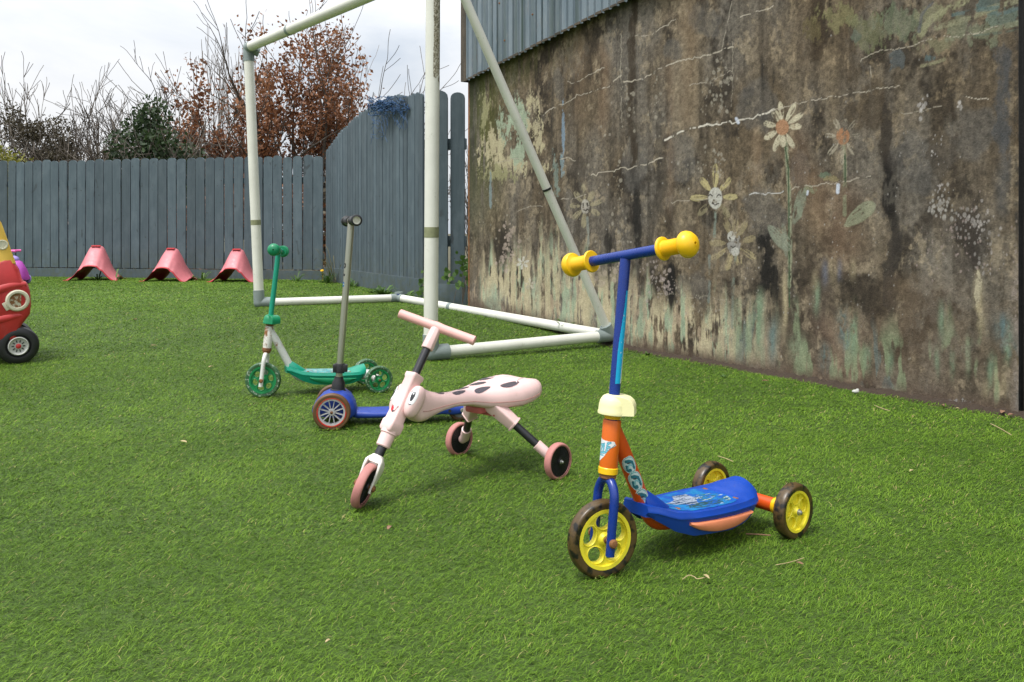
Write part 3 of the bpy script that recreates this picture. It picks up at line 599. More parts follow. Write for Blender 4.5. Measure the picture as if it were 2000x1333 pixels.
s = NB('dark_soil'); n = s.noise(60, 6, .7); s.set(Base_Color=s.mix(n, (.02, .014, .009), (.075, .05, .032)), Roughness=1.).bump(n, 1., .01)
vs = []; R = random.Random(77); nS = 260
for k in range(nS):
    u = 4.6 * k / (nS - 1); wd_ = .035 + .05 * float(fbm(np.array(u), np.array(0.), 5, 1, 3, 3)); h_ = .006 + .014 * R.random()
    for off, hh in ((-.01, h_ + .012), (wd_ * .35, h_), (wd_, .003), (wd_ + .02, -.004)): p = wp(u, 0, off); p.z = float(gz(p.x, p.y)) + hh; vs.append(p)
m_ = MB(); m_.add(vs, [(k * 4 + j, k * 4 + j + 1, k * 4 + j + 5, k * 4 + j + 4) for k in range(nS - 1) for j in range(3)]); tag(m_.build('soil', s.m, recalc=False), kind='structure')

# corrugated cladding above the wall
s = NB('galvanised_sheet'); n = s.noise(4, 6, .65, (1, 1, .35)); n2 = s.noise(40, 5, .7, (1, 1, .3)); n3 = s.noise(14, 6, .75, (1, 1, .2))
c = s.mix(s.ramp(n, (.35, 0), (.65, 1)), (.125, .170, .20), (.205, .245, .27)); c = s.mix(s.mul(s.ramp(n3, (.6, 0), (.72, 1)), .55), c, (.16, .09, .045)); c = s.mix(s.mul(s.ramp(n2, (.55, 0), (.7, 1)), .3), c, (.38, .38, .34))
s.set(Base_Color=c, Roughness=.5, Metallic=.25).bump(n2, .15, .001); M['zincsheet'] = s.m
cl = empty('metal_cladding', wp(0, 1.85), 0, 'pale blue-grey corrugated metal sheeting above the concrete wall', 'cladding')
inv = Matrix.Translation(-cl.location)
def zb(u): return 1.85 + .105 * u
m_ = MB(); pitch = .069; us = []; k = 0
while k * pitch < 7.0:
    for f_, o_ in ((0, 0), (.06, 0), (.14, .9), (.22, 1), (.74, 1), (.82, .9), (.90, .08), (.95, 0)): us.append(((k + f_) * pitch, .019 * o_, k))
    k += 1
top = []; bot = []
for th in (0, .0015):
    top.append([wp(u, 4.8, .04 + o_ + th) for u, o_, k in us]); bot.append([wp(u, zb(k * pitch) + rnd.uniform(-.004, .004), .04 + o_ + th) for u, o_, k in us])
n = len(us)
m_.add([inv @ p for p in bot[0] + top[0] + top[1] + bot[1]], [(i, i + 1, n + i + 1, n + i) for i in range(n - 1)] + [(2 * n + i, 2 * n + i + 1, 3 * n + i + 1, 3 * n + i) for i in range(n - 1)] + [(i, 3 * n + i, 3 * n + i + 1, i + 1) for i in range(n - 1)])
m_.build('corrugated_sheet', 'zincsheet', cl, ang=50)
m_ = MB()
for i in range(n - 1):
    if us[i][1] > .018 and us[i + 1][1] > .018:
        k = us[i][2]; z0 = zb(k * pitch); h = rnd.uniform(.006, .016)
        p = [inv @ wp(us[i][0] - .012, z0 - .003, .0625), inv @ wp(us[i + 1][0] + .012, z0 - .003, .0625), inv @ wp(us[i + 1][0] + .010, z0 + h, .063), inv @ wp(us[i][0] - .008, z0 + h * .7, .063)]
        q_ = [x - WN * .004 for x in p]; m_.ring_loft([p, q_])
m_.build('rusted_lower_edge', 'damp', cl)
m_ = MB(); pr = [inv @ wp(a, 0, b) for a, b in ((-.035, .062), (.045, .062), (.045, .058), (-.031, .058), (-.031, -.04), (-.035, -.04))]
m_.ring_loft([[p + Vector((0, 0, 0)) + Vector((0, 0, zb(0))) for p in pr], [p + Vector((0, 0, 4.8)) for p in pr]]); m_.build('corner_flashing', 'damp', cl, smooth=False)
m_ = MB()
for u, z in [(wu(p_), None) for p_ in ()] + [(.33, 2.02), (.62, 2.05), (.52, 2.33), (.9, 2.16), (1.2, 2.28), (.2, 2.2), (1.55, 2.3), (.85, 2.5), (1.9, 2.36), (2.3, 2.4)]:
    k = int(u / pitch); uu = (k + .45) * pitch
    m_ = MB(); m_.lathe(inv @ wp(uu, z, .0605), WN, [(.007, 0), (.007, .002), (.004, .003), (.004, .007), (0, .008)], 10); m_.build('roofing_screw', 'rust', cl)
# shed body behind the sheeting
m_ = MB(); pr = [wp(-.03, 0, -.27), wp(7.2, 0, -.27), wp(7.2, 0, -3.5), wp(-.03, 0, -3.5)]
m_.ring_loft([[p + Vector((0, 0, -.05)) for p in pr], [p + Vector((0, 0, 4.75)) for p in pr]]); o = m_.build('shed', 'zincsheet', smooth=False)
tag(o, 'bulk of the metal-clad shed behind the painted wall', 'shed')
# rusty steel angle up the end of the wall
m_ = MB(); a0 = wp(-.012, -.03, .012)
m_.box((0, 0, .93), (.03, .035, 1.86), .002); o = m_.build('steel_post', 'rust'); o.location = wp(-.02, 0, -.02); o.rotation_euler = (0, 0, math.atan2(WD.y, WD.x))
tag(o, 'narrow rusty brown steel post against the left end of the wall', 'post')

# ================================================================ fences
def board(m, p, d, nrm, wd, z0, z1, th=.019, lean=0., rnd_top=.5):
    """one board, round-topped, centred on p"""
    pts = [(-wd / 2, z0)]; pts = [(-wd / 2, z0), (wd / 2, z0)]
    rr = wd * rnd_top
    for k in range(9):
        a = PI * k / 8; pts.append((wd / 2 * math.cos(a), z1 - rr + rr * math.sin(a) ** .8))
    d = Vector(d).normalized(); up = (Vector((0, 0, 1)) + d * lean).normalized()
    m.prism(pts, [], p, d, up, nrm, -th / 2, th / 2)
def fence_run(root, A, B, ztop, wd, gap, mat='fence', th=.019, rt=.35, skip=()):
    A = Vector(A); B = Vector(B); d = (B - A); L = d.length; d.normalize(); nr = Vector((-d.y, d.x, 0))
    if nr.y > 0: nr = -nr
    m = MB(); n = int(L / (wd + gap))
    for i in range(n):
        if i in skip: continue
        t = (i + .5) / n; p = A + d * (t * L) - Vector(root.location); m.tint = rnd.random()
        g_ = float(gz(0, (A + d * t * L).y)); zt = ztop(t) + rnd.uniform(-.012, .012)
        board(m, Vector((p.x, p.y, 0)) - nr * rnd.uniform(0, .002), d, nr, wd * rnd.uniform(.94, 1.02), g_ + .13, zt, th, rnd.uniform(-.005, .005), rt)
    m.build('board_panel', mat, root, ang=50)
    return A, B, d, nr, L
def rails(root, A, B, nr, zs, mat='fence_dark', back=.03):
    m = MB(); o = Vector(root.location); dd = (B - A).normalized(); R = Matrix((dd, nr, Vector((0, 0, 1)))).transposed()
    for z0, z1 in zs:
        m = MB(); a_ = A - o - nr * back; b_ = B - o - nr * back
        c_ = (a_ + b_) / 2; m.ring_loft([[a_ + Vector((0, 0, z0 - .035 + k)) + nr * j for j, k in ((-.018, 0), (.018, 0), (.018, .07), (-.018, .07))], [b_ + Vector((0, 0, z1 - .035 + k)) + nr * j for j, k in ((-.018, 0), (.018, 0), (.018, .07), (-.018, .07))]]); m.build('rail', mat, root, smooth=False)
def gravel_board(root, A, B, nr, mat='fence', h=.15, out_=.022):
    o = Vector(root.location); m = MB(); n = 8; rings = []
    for k in range(n + 1):
        p = A + (B - A) * k / n; g_ = float(gz(p.x, p.y)); p = p - o; p.z = 0
        rings.append([p + nr * j + Vector((0, 0, g_ + z)) for j, z in ((out_ - .012, -.03), (out_ + .012, -.03), (out_ + .012, h), (out_ - .012, h))])
    m.ring_loft(rings); m.build('base_board', mat, root, smooth=False)
A1, B1 = (-9.2, 11.95, 0), (-2.34, 10.46, 0)
fb = empty('wooden_fence', (-2.34, 10.46, 0), 0, 'long blue-grey round-topped picket fence across the back of the yard', 'fence')
A, B, d, nr, L = fence_run(fb, A1, B1, lambda t: 1.665 - .02 * t, .122, .012)
rails(fb, A, B, nr, ((.4, .4), (1.35, 1.35))); gravel_board(fb, A, B, nr, h=.12)
m_ = MB()
for k in range(4): p = A + (B - A) * (k + .5) / 4 - Vector(fb.location); m_ = MB(); m_.box((p.x - nr.x * .1, p.y - nr.y * .1, .75), (.08, .08, 1.6), .004); m_.build('fence_post', 'fence_dark', fb)
fs_ = empty('side_fence', (-2.28, 10.38, 0), 0, 'taller blue-grey fence panel rising in a curve beside the goal', 'fence')
def st(t): return float(np.interp(t, [0, .1, .2, .4, .53, .7, .87, 1], [1.69, 1.79, 1.88, 1.99, 2.03, 2.06, 2.0, 1.96]))
A, B, d, nr, L = fence_run(fs_, (-2.28, 10.38, 0), (-.80, 7.66, 0), st, .088, .006, rt=.45)
rails(fs_, A, B, nr, ((.5, .5), (1.4, 1.5))); gravel_board(fs_, A, B, nr, h=.17)
fe = empty('gate_fence', (-.76, 7.55, 0), 0, 'narrow run of wide round-topped slate boards between goal post and wall', 'fence')
m_ = MB(); AA, BB = Vector((-.74, 7.3, 0)), Vector((-.36, 6.75, 0))
Dg = 6.95
for px0, px1, pt in ((838, 875, 177), (880, 908, 181)):
    c0 = at((px0 + px1) / 2, pt, Dg); m_.tint = rnd.uniform(.2, .6)
    board(m_, Vector((c0.x + .76, Dg - 7.55, 0)), (1, -.25, 0), Vector((-.24, -.97, 0)), (px1 - px0) / F * Dg * 1.02, .26, c0.z, .02, 0, .42)
m_.build('board_panel', 'fence_dark', fe, ang=50)
m_ = MB(); x0, x1 = at(832, 0, Dg).x, at(912, 0, Dg).x
for z, h in ((1.42, .09), (.62, .09)): m_ = MB(); m_.box(((x0 + x1) / 2 + .76, Dg - 7.55 + .035, z), (x1 - x0, .035, h), .003, Matrix.Rotation(-.24, 3, 'Z')); m_.build('rail', 'fence_dark', fe)
m_ = MB(); m_.tint = .5; m_.box(((x0 + x1) / 2 + .762, Dg - 7.55 - .03, .185), (x1 - x0 + .02, .022, .17), .003, Matrix.Rotation(-.24, 3, 'Z'))
m_.build('base_board', 'fence_dark', fe)

# blue netting tangled over the fence top
m_ = MB(); R = random.Random(3); D0, D1 = 9.0, 8.2
def netp(px, py): 
    D = np.interp(px, [715, 800], [8.75, 7.95]); return at(px, py, float(D) - .05)
for k in range(70):
    x, y = R.gauss(752, 15), R.gauss(205, 7); pts = []
    for j in range(9):
        x = min(798, max(720, x + R.uniform(-9, 9))); y = min(226, max(190, y + R.uniform(-5, 5)))
        pts.append(netp(x, y) + Vector((R.uniform(-.01, .01), R.uniform(-.06, .03), 0)))
    m_.tube(spline(pts, 2), .0030, 4, False)
for k in range(34):
    x, y = R.uniform(724, 796), 200 + R.random() * 8; pts = []; L_ = R.choice((30, 45, 85)) if x < 752 else R.uniform(15, 60)
    for j in range(8):
        pts.append(netp(x, y)); x += R.uniform(-5, 5); y += L_ / 8
    m_.tube(spline(pts, 2), .0022, 4, False)
for row in range(7):
    m_.tube(spline([netp(724 + 4 * j, 215 + row * 9 + R.uniform(-4, 4)) for j in range(7)], 2), .0020, 4, False)
M['net'] = plastic('blue_net_cord', (.035, .09, .20), .7, .4, (.1, .15, .2), .5, 20)
tag(m_.build('netting', 'net'), 'tangled blue netting caught on top of the side fence', 'netting')

# ================================================================ goal frame
gl = empty('goal_frame', (-.43, 4.5, 0), 0, 'white plastic pipe football goal frame with grey corner joints', 'goal')
go = Vector(gl.location)
def gp(v): return Vector(v) - go
Rb, Lb = Vector((-.436, 4.53, .045)), Vector((-2.005, 6.70, .135))
Rt, Lt_ = Vector((-.420, 4.50, 2.10)), Vector((-2.085, 6.68, 2.155))
BL, BR = Vector((-.955, 7.13, .140)), Vector((.585, 5.06, .075))
def pipe(a, b, r, name, mat='white_pipe', bow=0):
    a, b = Vector(a), Vector(b); n = 10; pts = [a.lerp(b, k / n) + Vector((0, 0, -bow * math.sin(PI * k / n))) for k in range(n + 1)]
    m_ = MB(); m_.tube([gp(p) for p in pts], r, 24); return m_.build(name, mat, gl)
def band(a, b, t, r, w=.03, mat='band'):
    a, b = Vector(a), Vector(b); p = a.lerp(b, t); d_ = (b - a).normalized(); m_ = MB()
    m_.lathe(gp(p), d_, [(r * .98, -w), (r * 1.025, -w), (r * 1.025, w), (r * .98, w)], 24); m_.build('joint_band', mat, gl)
pipe(Rb, Rt, .0385, 'post'); pipe(Lb, Lt_, .0385, 'post'); pipe(Lt_ + Vector((.02, -.027, 0)), Rt, .0385, 'crossbar', bow=-.0)
pipe(Rb + (BR - Rb) * .03, BR, .0315, 'ground_rail'); pipe(Lb + (BL - Lb) * .06, BL, .0315, 'ground_rail'); pipe(BL, BR, .0315, 'back_rail')
ST = Vector((-.335, 4.50, 2.13)); pipe(BR + Vector((-.01, 0, .03)), ST, .025, 'stay')
band(Rb, Rt, .315, .0385, .028); band(Lb, Lt_, .315, .0385, .02); band(Lt_, Rt, .30, .0385, .02, 'grey_fitting'); band(BL, BR, .315, .0315, .022, 'grey_fitting'); band(BR, ST, .42, .025, .006, 'black'); band(Lb, BL, .965, .0315, .02, 'grey_fitting')
def joint(p, arms, r):
    m_ = MB(); m_.ball(gp(p), r * 1.12, 20)
    for q_, l_ in arms:
        d_ = (Vector(q_) - Vector(p)).normalized(); m_.tube([gp(p), gp(Vector(p) + d_ * l_)], r * 1.12, 22)
    m_.build('corner_joint', 'grey_fitting', gl)
joint(Rb, ((Rt, .10), (BR, .10)), .0385); joint(Lb, ((Lt_, .10), (BL, .10)), .0385); joint(Lt_, ((Lb, .11), (Rt, .07), (BL + Vector((0, 0, 1.6)), .09)), .037)
joint(BR, ((BL, .07), (Rb, .09), (ST, .07)), .033); joint(BL, ((Lb, .07), (BR, .07), (BL + Vector((0, 0, .3)), .05)), .032); joint(Rt, ((Rb, .1), (Lt_, .1), (ST, .092)), .037)
# slotted fittings
m_ = MB(); m_.lathe(gp(BL + Vector((0, -.03, .033))), (0, -.5, 1), [(.012, 0), (.012, .006), (.007, .006), (.007, .002)], 14); m_.build('fitting_plug', 'o_blue', gl)
m_ = MB(); m_.lathe(gp(BR + Vector((.0, -.03, .035))), (-.2, -.7, .7), [(.011, 0), (.011, .004), (0, .004)], 14); m_.build('fitting_plug', 'black', gl)
# speckled grime patch high on the near post
def gs(u, v):
    z = 1.30 + .85 * v; c_ = Rb.lerp(Rt, (z - .045) / 2.055); a = math.radians(-88 + 84 * u); r = .0392
    return gp(c_) + Vector((math.cos(a) * r, math.sin(a) * r, 0))
def gpnt(U, V):
    n_ = fbm(U * .05, V * .85, 260, 190, 5, 3, .8); e_ = fbm(U * 2, V * 9, 1.5, 1.5, 15, 4)
    c_ = np.stack([np.interp(n_, [.35, .52, .7], x) for x in ((.12, .36, .68), (.10, .32, .65), (.06, .22, .56))], -1)
    return c_, ((V > .12 + .25 * e_) & (U > .08 + .1 * e_) & (U < .98)).astype(float)
decal('grime_patch', gs, 36, 300, gpnt, gl, 'graphic')

# ================================================================ wheels
def arc_hole(r0, r1, a0, a1, n=7, rc=.25):
    pts = []
    for k in range(n): a = a0 + (a1 - a0) * k / (n - 1); pts.append((r1 * math.cos(a), r1 * math.sin(a), ))
    am = (a0 + a1) / 2
    for k in range(n):
        a = a1 - (a1 - a0) * k / (n - 1); q_ = (a - am) / (a1 - am); rr = r0 + (r1 - r0) * .55 * abs(q_) ** 2.2
        pts.append((rr * math.cos(am + (a - am) * .92), rr * math.sin(am + (a - am) * .92)))
    return pts
def round_hole(r, rad, a, n=18, st_=1.25):
    c_, s_ = math.cos(a), math.sin(a); pts = []
    for k in range(n):
        t = 2 * PI * k / n; u, v = r + rad * math.cos(t), rad * st_ * math.sin(t); pts.append((u * c_ - v * s_, u * s_ + v * c_))
    return pts
def wheel(parent, pos, axis, R, w_, rr, style, tyre, rim, bolt='zinc', spin=0.):
    """axle along local Z; the wheel's own mesh is the rim, tyre and bolt are its children"""
    ax = Vector(axis).normalized(); h = w_ / 2
    m = MB(); X, Y, Z = (1, 0, 0), (0, 1, 0), (0, 0, 1)
    circ = [(rr * math.cos(2 * PI * k / 60), rr * math.sin(2 * PI * k / 60)) for k in range(60)]
    if style in ('open5', 'pocket5', 'open6'):
        nh = 6 if style == 'open6' else 5
        ho = [round_hole(rr * .585, rr * (.25 if nh == 5 else .195), 2 * PI * (k + .25) / nh, 20, 1.25) for k in range(nh)]
        m.prism(circ, ho, (0, 0, 0), X, Y, Z, -h * .45, h * .45)
        for hq in ho:                                    # rolled lip round each opening
            c_ = sum((Vector((*p, 0)) for p in hq), Vector()) / len(hq)
            for sg in (-1, 1):
                rings = []
                for q_, zz in ((1.0, .45), (1.06, .56), (1.13, .52), (1.2, .44)): rings.append([c_ + (Vector((*p, 0)) - c_) * q_ + Vector((0, 0, sg * h * zz)) for p in hq])
                m.ring_loft(rings, False)
        if style == 'pocket5': m.lathe((0, 0, 0), Z, [(0, -h * .2), (rr * .95, -h * .2), (rr * .95, h * .1), (0, h * .1)], 40)
        m.lathe((0, 0, 0), Z, [(rr * .86, -h * .4), (rr * .87, -h * .86), (rr * .99, -h * .9), (rr * 1.0, 0), (rr * .99, h * .9), (rr * .87, h * .86), (rr * .86, h * .4)], 60, True, False)
        m.lathe((0, 0, 0), Z, [(0, -h * 1.05), (rr * .15, -h * 1.05), (rr * .17, -h * .8), (rr * .24, -h * .5), (rr * .24, h * .5), (rr * .17, h * .8), (rr * .15, h * 1.05), (0, h * 1.05)], 30)
    elif style == 'fins':
        m.lathe((0, 0, 0), Z, [(0, -h * .5), (rr * .98, -h * .5), (rr, -h * .9), (rr * 1.02, -h * .9), (rr * 1.02, h * .9), (rr, h * .9), (rr * .98, h * .5), (0, h * .5)], 48)
        for k in range(30):
            a = 2 * PI * k / 30; Rm = Matrix.Rotation(a, 3, 'Z')
            for sg in (-1, 1): m.box(Rm @ Vector((rr * .6, 0, sg * h * .52)), (rr * .72, rr * .035, h * .3), 0, Rm)
        m.lathe((0, 0, 0), Z, [(0, -h), (rr * .24, -h), (rr * .26, -h * .5), (rr * .26, h * .5), (rr * .24, h), (0, h)], 24)
    elif style == 'spokes':
        m.lathe((0, 0, 0), Z, [(rr * .86, -h * .75), (rr * 1.0, -h * .8), (rr * 1.0, h * .8), (rr * .86, h * .75)], 56, True, False)
        for k in range(6):
            for da in (-.15, .15):
                a = 2 * PI * k / 6 + spin; p0 = Vector((rr * .18 * math.cos(a + da), rr * .18 * math.sin(a + da), h * .45)); a2 = a + da * 1.9
                for zz in (.5, -.5):
                    m.tube([Vector((p0.x, p0.y, h * zz)), Vector((rr * .9 * math.cos(a2), rr * .9 * math.sin(a2), h * zz * 1.2))], rr * .034, 6)
        m.lathe((0, 0, 0), Z, [(0, -h * .7), (rr * .24, -h * .7), (rr * .26, 0), (rr * .24, h * .7), (0, h * .7)], 24)
    o = m.build('wheel', rim, parent, ang=32); o.location = pos
    o.rotation_mode = 'QUATERNION'; o.rotation_quaternion = ax.to_track_quat('Z', 'Y')
    t = MB(); pr = [(rr * .985, -h * .8)]
    for k in range(13): a = -PI / 2 + PI * k / 12; pr.append((R - h * .55 + h * .55 * max(0, math.cos(a)) ** .7, h * math.sin(a)))
    pr += [(rr * .985, h * .8)]
    t.lathe((0, 0, 0), Z, pr, 64, True, False); t.build('tyre', tyre, o, ang=50)
    b = MB(); br = R * .085
    if style in ('pocket5', 'fins'): b.lathe((0, 0, h), Z, [(br * 1.4, 0), (br * 1.4, .001), (br, .002), (br * .95, .006), (br * .5, .008), (0, .0082)], 12)
    else: b.lathe((0, 0, h), Z, [(br, 0), (br * .95, .003), (br * .5, .0045), (0, .005)], 8)
    b.build('bolt', bolt, o)
    return o

# ================================================================ three-wheeled scooters (a = backwards, -y = the side towards the camera)
DECK = [(.096, .034, .130, .112), (.112, .046, .128, .100), (.135, .055, .119, .086), (.16, .062, .110, .070), (.21, .070, .103, .052), (.27, .075, .099, .046), (.33, .076, .096, .041), (.38, .073, .094, .045), (.41, .069, .093, .054), (.433, .061, .095, .066), (.447, .047, .099, .080)]
def deck_z(a, y):
    w_, zt, zb_ = lerp(DECK, a); c_ = .006 + .016 * float(ss(np.array(a), .37, .43))
    return zt + c_ * (1 - (y / w_) ** 2) * (1 if a > .38 else .3)
def scooter(name, X, D, deg, steer, label, k, mats, sc_=1., spin=0.):
    root = empty(name, (X, D, float(gz(X, D))), math.radians(deg), label, 'scooter'); root.scale = (sc_, sc_, sc_)
    tl = .117; axd = Vector((tl, 0, 1)).normalized(); ax0 = Vector((0, 0, .0775))
    Rs = Matrix.Translation(ax0) @ Matrix.Rotation(math.radians(steer), 4, axd) @ Matrix.Translation(-ax0)
    def S(z): return Vector((tl * (z - .0775), 0, z))
    fr = mats
    wheel(root, ax0, Rs.to_3x3() @ Vector((0, -1, 0)), .0775, .027, .060, fr['fstyle'], fr['tyre'], fr['rim'], 'rust')
    # fork
    m = MB(); pts = [S(.052) + Vector((0, -.031, 0)), S(.10) + Vector((0, -.031, 0)), S(.155) + Vector((0, -.031, 0))]
    for q_ in range(1, 8): a = PI * q_ / 8; pts.append(S(.155 + .040 * math.sin(a)) + Vector((0, -.031 * math.cos(a), 0)))
    pts += [S(.155) + Vector((0, .031, 0)), S(.10) + Vector((0, .031, 0)), S(.052) + Vector((0, .031, 0))]
    m.tube(spline(pts, 3), .0092, 16); m.xf(Rs); fo = m.build('fork', fr['fork'], root)
    for sg in (-1, 1): m = MB(); m.lathe(S(.078) + Vector((0, sg * .038, 0)), (0, sg, 0), [(.009, 0), (.009, .004), (.0065, .007), (0, .008)], 12); m.xf(Rs); m.build('axle_nut', 'rust', fo)
    m = MB(); m.tube([S(.078) + Vector((0, -.036, 0)), S(.078) + Vector((0, .036, 0))], .004, 10); m.xf(Rs); m.build('axle', 'rust', fo)
    m = MB(); m.lathe(S(.194), axd, [(.012, 0), (.017, .003), (.0175, .009), (.014, .012)], 26); m.xf(Rs); m.build('bearing_ring', 'rust', fo)
    # head tube and down tube
    m = MB(); m.lathe(S(.206), axd, [(.0182, 0), (.0185, .002), (.0185, .104), (.0178, .106), (.012, .106)], 36); ht = m.build('head_tube', fr['head'], root)
    m = MB(); m.lathe(S(.2045), axd, [(.0186, 0), (.0200, .001), (.0200, .012), (.0188, .0135)], 36); m.build('collar', fr['collar'], ht)
    m = MB(); m.lathe(S(.3125), axd, [(.012, 0), (.0155, .001), (.0160, .004), (.0178, .005), (.0180, .012)], 36); m.build('collar', fr['collar'], ht)
    dp = spline([(.030, 0, .292), (.056, 0, .246), (.088, 0, .185), (.120, 0, .122), (.145, 0, .087), (.18, 0, .072), (.26, 0, .066), (.40, 0, .062)], 5)
    m = MB(); m.tube(dp, .0165, 26); m.build('down_tube', fr['down'], root)
    # clamp cap
    m = MB(); m.lathe(S(.322), axd, [(.020, 0), (.0305, 0), (.031, .005), (.0298, .008), (.0296, .018), (.0275, .028), (.0225, .036), (.0165, .0395), (.0115, .040)], 40)
    prof = [(0, .0005), (.0455, .0005), (.0450, .009), (.0440, .018), (.0395, .027), (.031, .034), (.019, .0378), (.010, .0388), (0, .0385)]
    m.prism(prof, [], S(.322), (.766, -.643, 0), (tl, 0, 1), (.643, .766, 0), -.0215, .0215); m.xf(Rs); m.build('clamp_cap', fr['cap'], root, bev=.003)
    # stem and handlebar
    m = MB(); m.tube([S(.20), S(.36), S(.636)], .0112, 28); m.xf(Rs); m.build('stem', fr['stem'], root)
    hb = Rs @ S(.6435); bd = Rs.to_3x3() @ Matrix.Rotation(math.radians(fr['yaw']), 3, 'Z') @ Vector((0, -1, 0)) + Vector((0, 0, fr['tilt'])); bd.normalize(); HL = .100
    m = MB(); m.tube([hb - bd * (HL + .03), hb + bd * (HL + .03)], .0110, 24); m.build('handlebar', fr['bar'], root)
    gp_ = [(.0112, 0), (.0225, 0), (.0238, .0015), (.0238, .0045), (.0225, .006), (.0165, .0065)]
    for q_ in range(15): gp_ += [(.0160, .010 + q_ * .0028), (.0143, .0112 + q_ * .0028)]
    gp_ += [(.0165, .053), (.0245, .055), (.0262, .058), (.0266, .063), (.0245, .070), (.0195, .0765), (.012, .0805), (.0032, .082), (.0030, .070), (0, .070)]
    for sg in (-1, 1):
        m = MB(); m.lathe(hb + bd * sg * HL * .96, bd * sg, gp_, 36); m.build('grip', fr['grip'], root, ang=45)
    # deck
    m = MB(); rings = []
    for a in np.linspace(.096, .447, 40):
        w_, zt, zb_ = lerp(DECK, a); zf = zt - .010; r = []
        for t in np.linspace(-1, 1, 9): r.append((a, t * w_ * .955, deck_z(a, t * w_ * .955)))
        bul = 1.0
        r += [(a, w_, zf + .003), (a, w_ * 1.035, zf), (a, w_ * 1.03, zf - .003), (a, w_ * .985, zf - .004), (a, w_ * .95, (zf + zb_) / 2), (a, w_ * .86, zb_), (a, w_ * .80, zb_), (a, w_ * .8, zf - .014)]
        r += [(a, -w_ * .8, zf - .014), (a, -w_ * .80, zb_), (a, -w_ * .86, zb_), (a, -w_ * .95, (zf + zb_) / 2), (a, -w_ * .985, zf - .004), (a, -w_ * 1.03, zf - .003), (a, -w_ * 1.035, zf), (a, -w_, zf + .003)]
        rings.append([Vector(p) for p in r])
    m.ring_loft(rings); dk = m.build('deck', fr['deck'], root, ang=45)
    m = MB(); rings = []                              # hump that wraps the down tube
    for t, ry, rz in ((0, .021, .026), (.2, .027, .032), (.45, .030, .026), (.7, .027, .016), (.9, .018, .007), (1, .006, .001)):
        cz = deck_z(.11 + .085 * t, 0) - .004; a = .108 + .085 * t
        rings.append([Vector((a, ry * math.cos(q_ * PI / 12), cz + rz * math.sin(q_ * PI / 12))) for q_ in range(13)] + [Vector((a, -ry, cz - .01)), Vector((a, ry, cz - .01))])
    m.ring_loft(rings); m.build('tube_housing', fr['deck'], dk, ang=60)
    # side inserts
    for sg in (-1, 1):
        m = MB(); tp, bt = [], []
        for q_ in range(17):
            t = q_ / 16; a = .190 + .205 * t; w_, zt, zb_ = lerp(DECK, a); hh = max(.003, .0205 * math.sin(PI * min(1, max(0, t))) ** .6)
            ztop = zt - .0195 - .003 * t + .0022 * 0; zz = ztop - (hh * (1.15 if t < .9 else .9)) - .003
            tp.append((a, w_ * 1.0, ztop)); bt.append((a, w_ * .965, max(zb_ + .006, zz)))
        rings = []
        for (a, y1, z1), (_, y2, z2) in zip(tp, bt):
            rings.append([Vector((a, sg * (y1 - .004), z1)), Vector((a, sg * (y1 + .003), z1 - .001)), Vector((a, sg * (y1 + .0045), z1 - .004)), Vector((a, sg * ((y1 + y2) / 2 + .006), (z1 + z2) / 2)), Vector((a, sg * (y2 + .005), z2 + .002)), Vector((a, sg * (y2 + .002), z2)), Vector((a, sg * (y2 - .006), z2))])
        m.ring_loft(rings); m.build('side_insert', fr['insert'], dk, ang=60)
    for a, y in ((.185, -.035), (.185, .035), (.375, .042), (.375, -.042)):
        m = MB(); m.lathe((a, y, deck_z(a, y) - .0015), (0, 0, 1), [(.0075, 0), (.0075, .0021), (.006, .0026), (0, .0022)], 16); m.build('deck_screw', 'rust', dk)
    def ds(u, v): a = .17 + .205 * u; w_ = lerp(DECK, a)[0] * .80; y = -w_ + 2 * w_ * v; return Vector((a, y, deck_z(a, y) + .0007))
    decal('deck_graphic', ds, 110, 70, fr['graphic'], dk, 'graphic')
    # rear axle and wheels
    tr = .115; m = MB(); m.tube([(.40, 0, .064), (.488, 0, .062)], .014, 16); m.tube([(.488, -tr + .024, .062), (.488, tr - .024, .062)], .0165, 22); ra = m.build('rear_axle', fr['rear'], root)
    for sg in (-1, 1):
        m = MB(); m.lathe((.488, sg * (tr - .050), .062), (0, sg, 0), [(.017, 0), (.0185, .002), (.0185, .009), (.0165, .011), (.013, .012), (.012, .017)], 26); m.build('collar', fr['rcollar'], ra)
        wheel(root, (.488, sg * tr, .0625), (0, sg, 0), .0625, .028, .047, fr['rstyle'], fr['tyre'], fr['rim'], fr['rbolt'], .4)
    return root, S, Rs, ht, dp
def gfx_orange(U, V):
    n_ = fbm(U * 3, V * 2, 3, 3, 5, 4); c_ = np.zeros(U.shape + (3,)); a = np.array([.004, .10, .48]); b = np.array([.008, .20, .48])
    c_[:] = a + (b - a) * ss(n_, .35, .65)[..., None]
    st_ = fbm(U * 2, V * 2, 3, 12, 15, 4, .7); m = inpoly(U, V, [(.08, .50), (.3, .62), (.42, .85), (.62, .80), (.60, .6), (.72, .52), (.55, .45), (.45, .25), (.32, .3)])
    put(c_, m & (st_ > .42), (.36, .42, .52)); put(c_, m & (st_ <= .42), (.02, .06, .14))
    m = ((U - .75) / .22) ** 2 + ((V - .35) / .3) ** 2 < 1; put(c_, m & (st_ > .52), (.03, .14, .16)); put(c_, m & (st_ > .62), (.4, .5, .52))
    m = ((U - .5) / .3) ** 2 + ((V - .18) / .12) ** 2 < 1; put(c_, m & (st_ > .5), (.02, .08, .10))
    return c_, (((U - .5) / .5) ** 6 + ((V - .5) / .5) ** 6 < 1).astype(float)
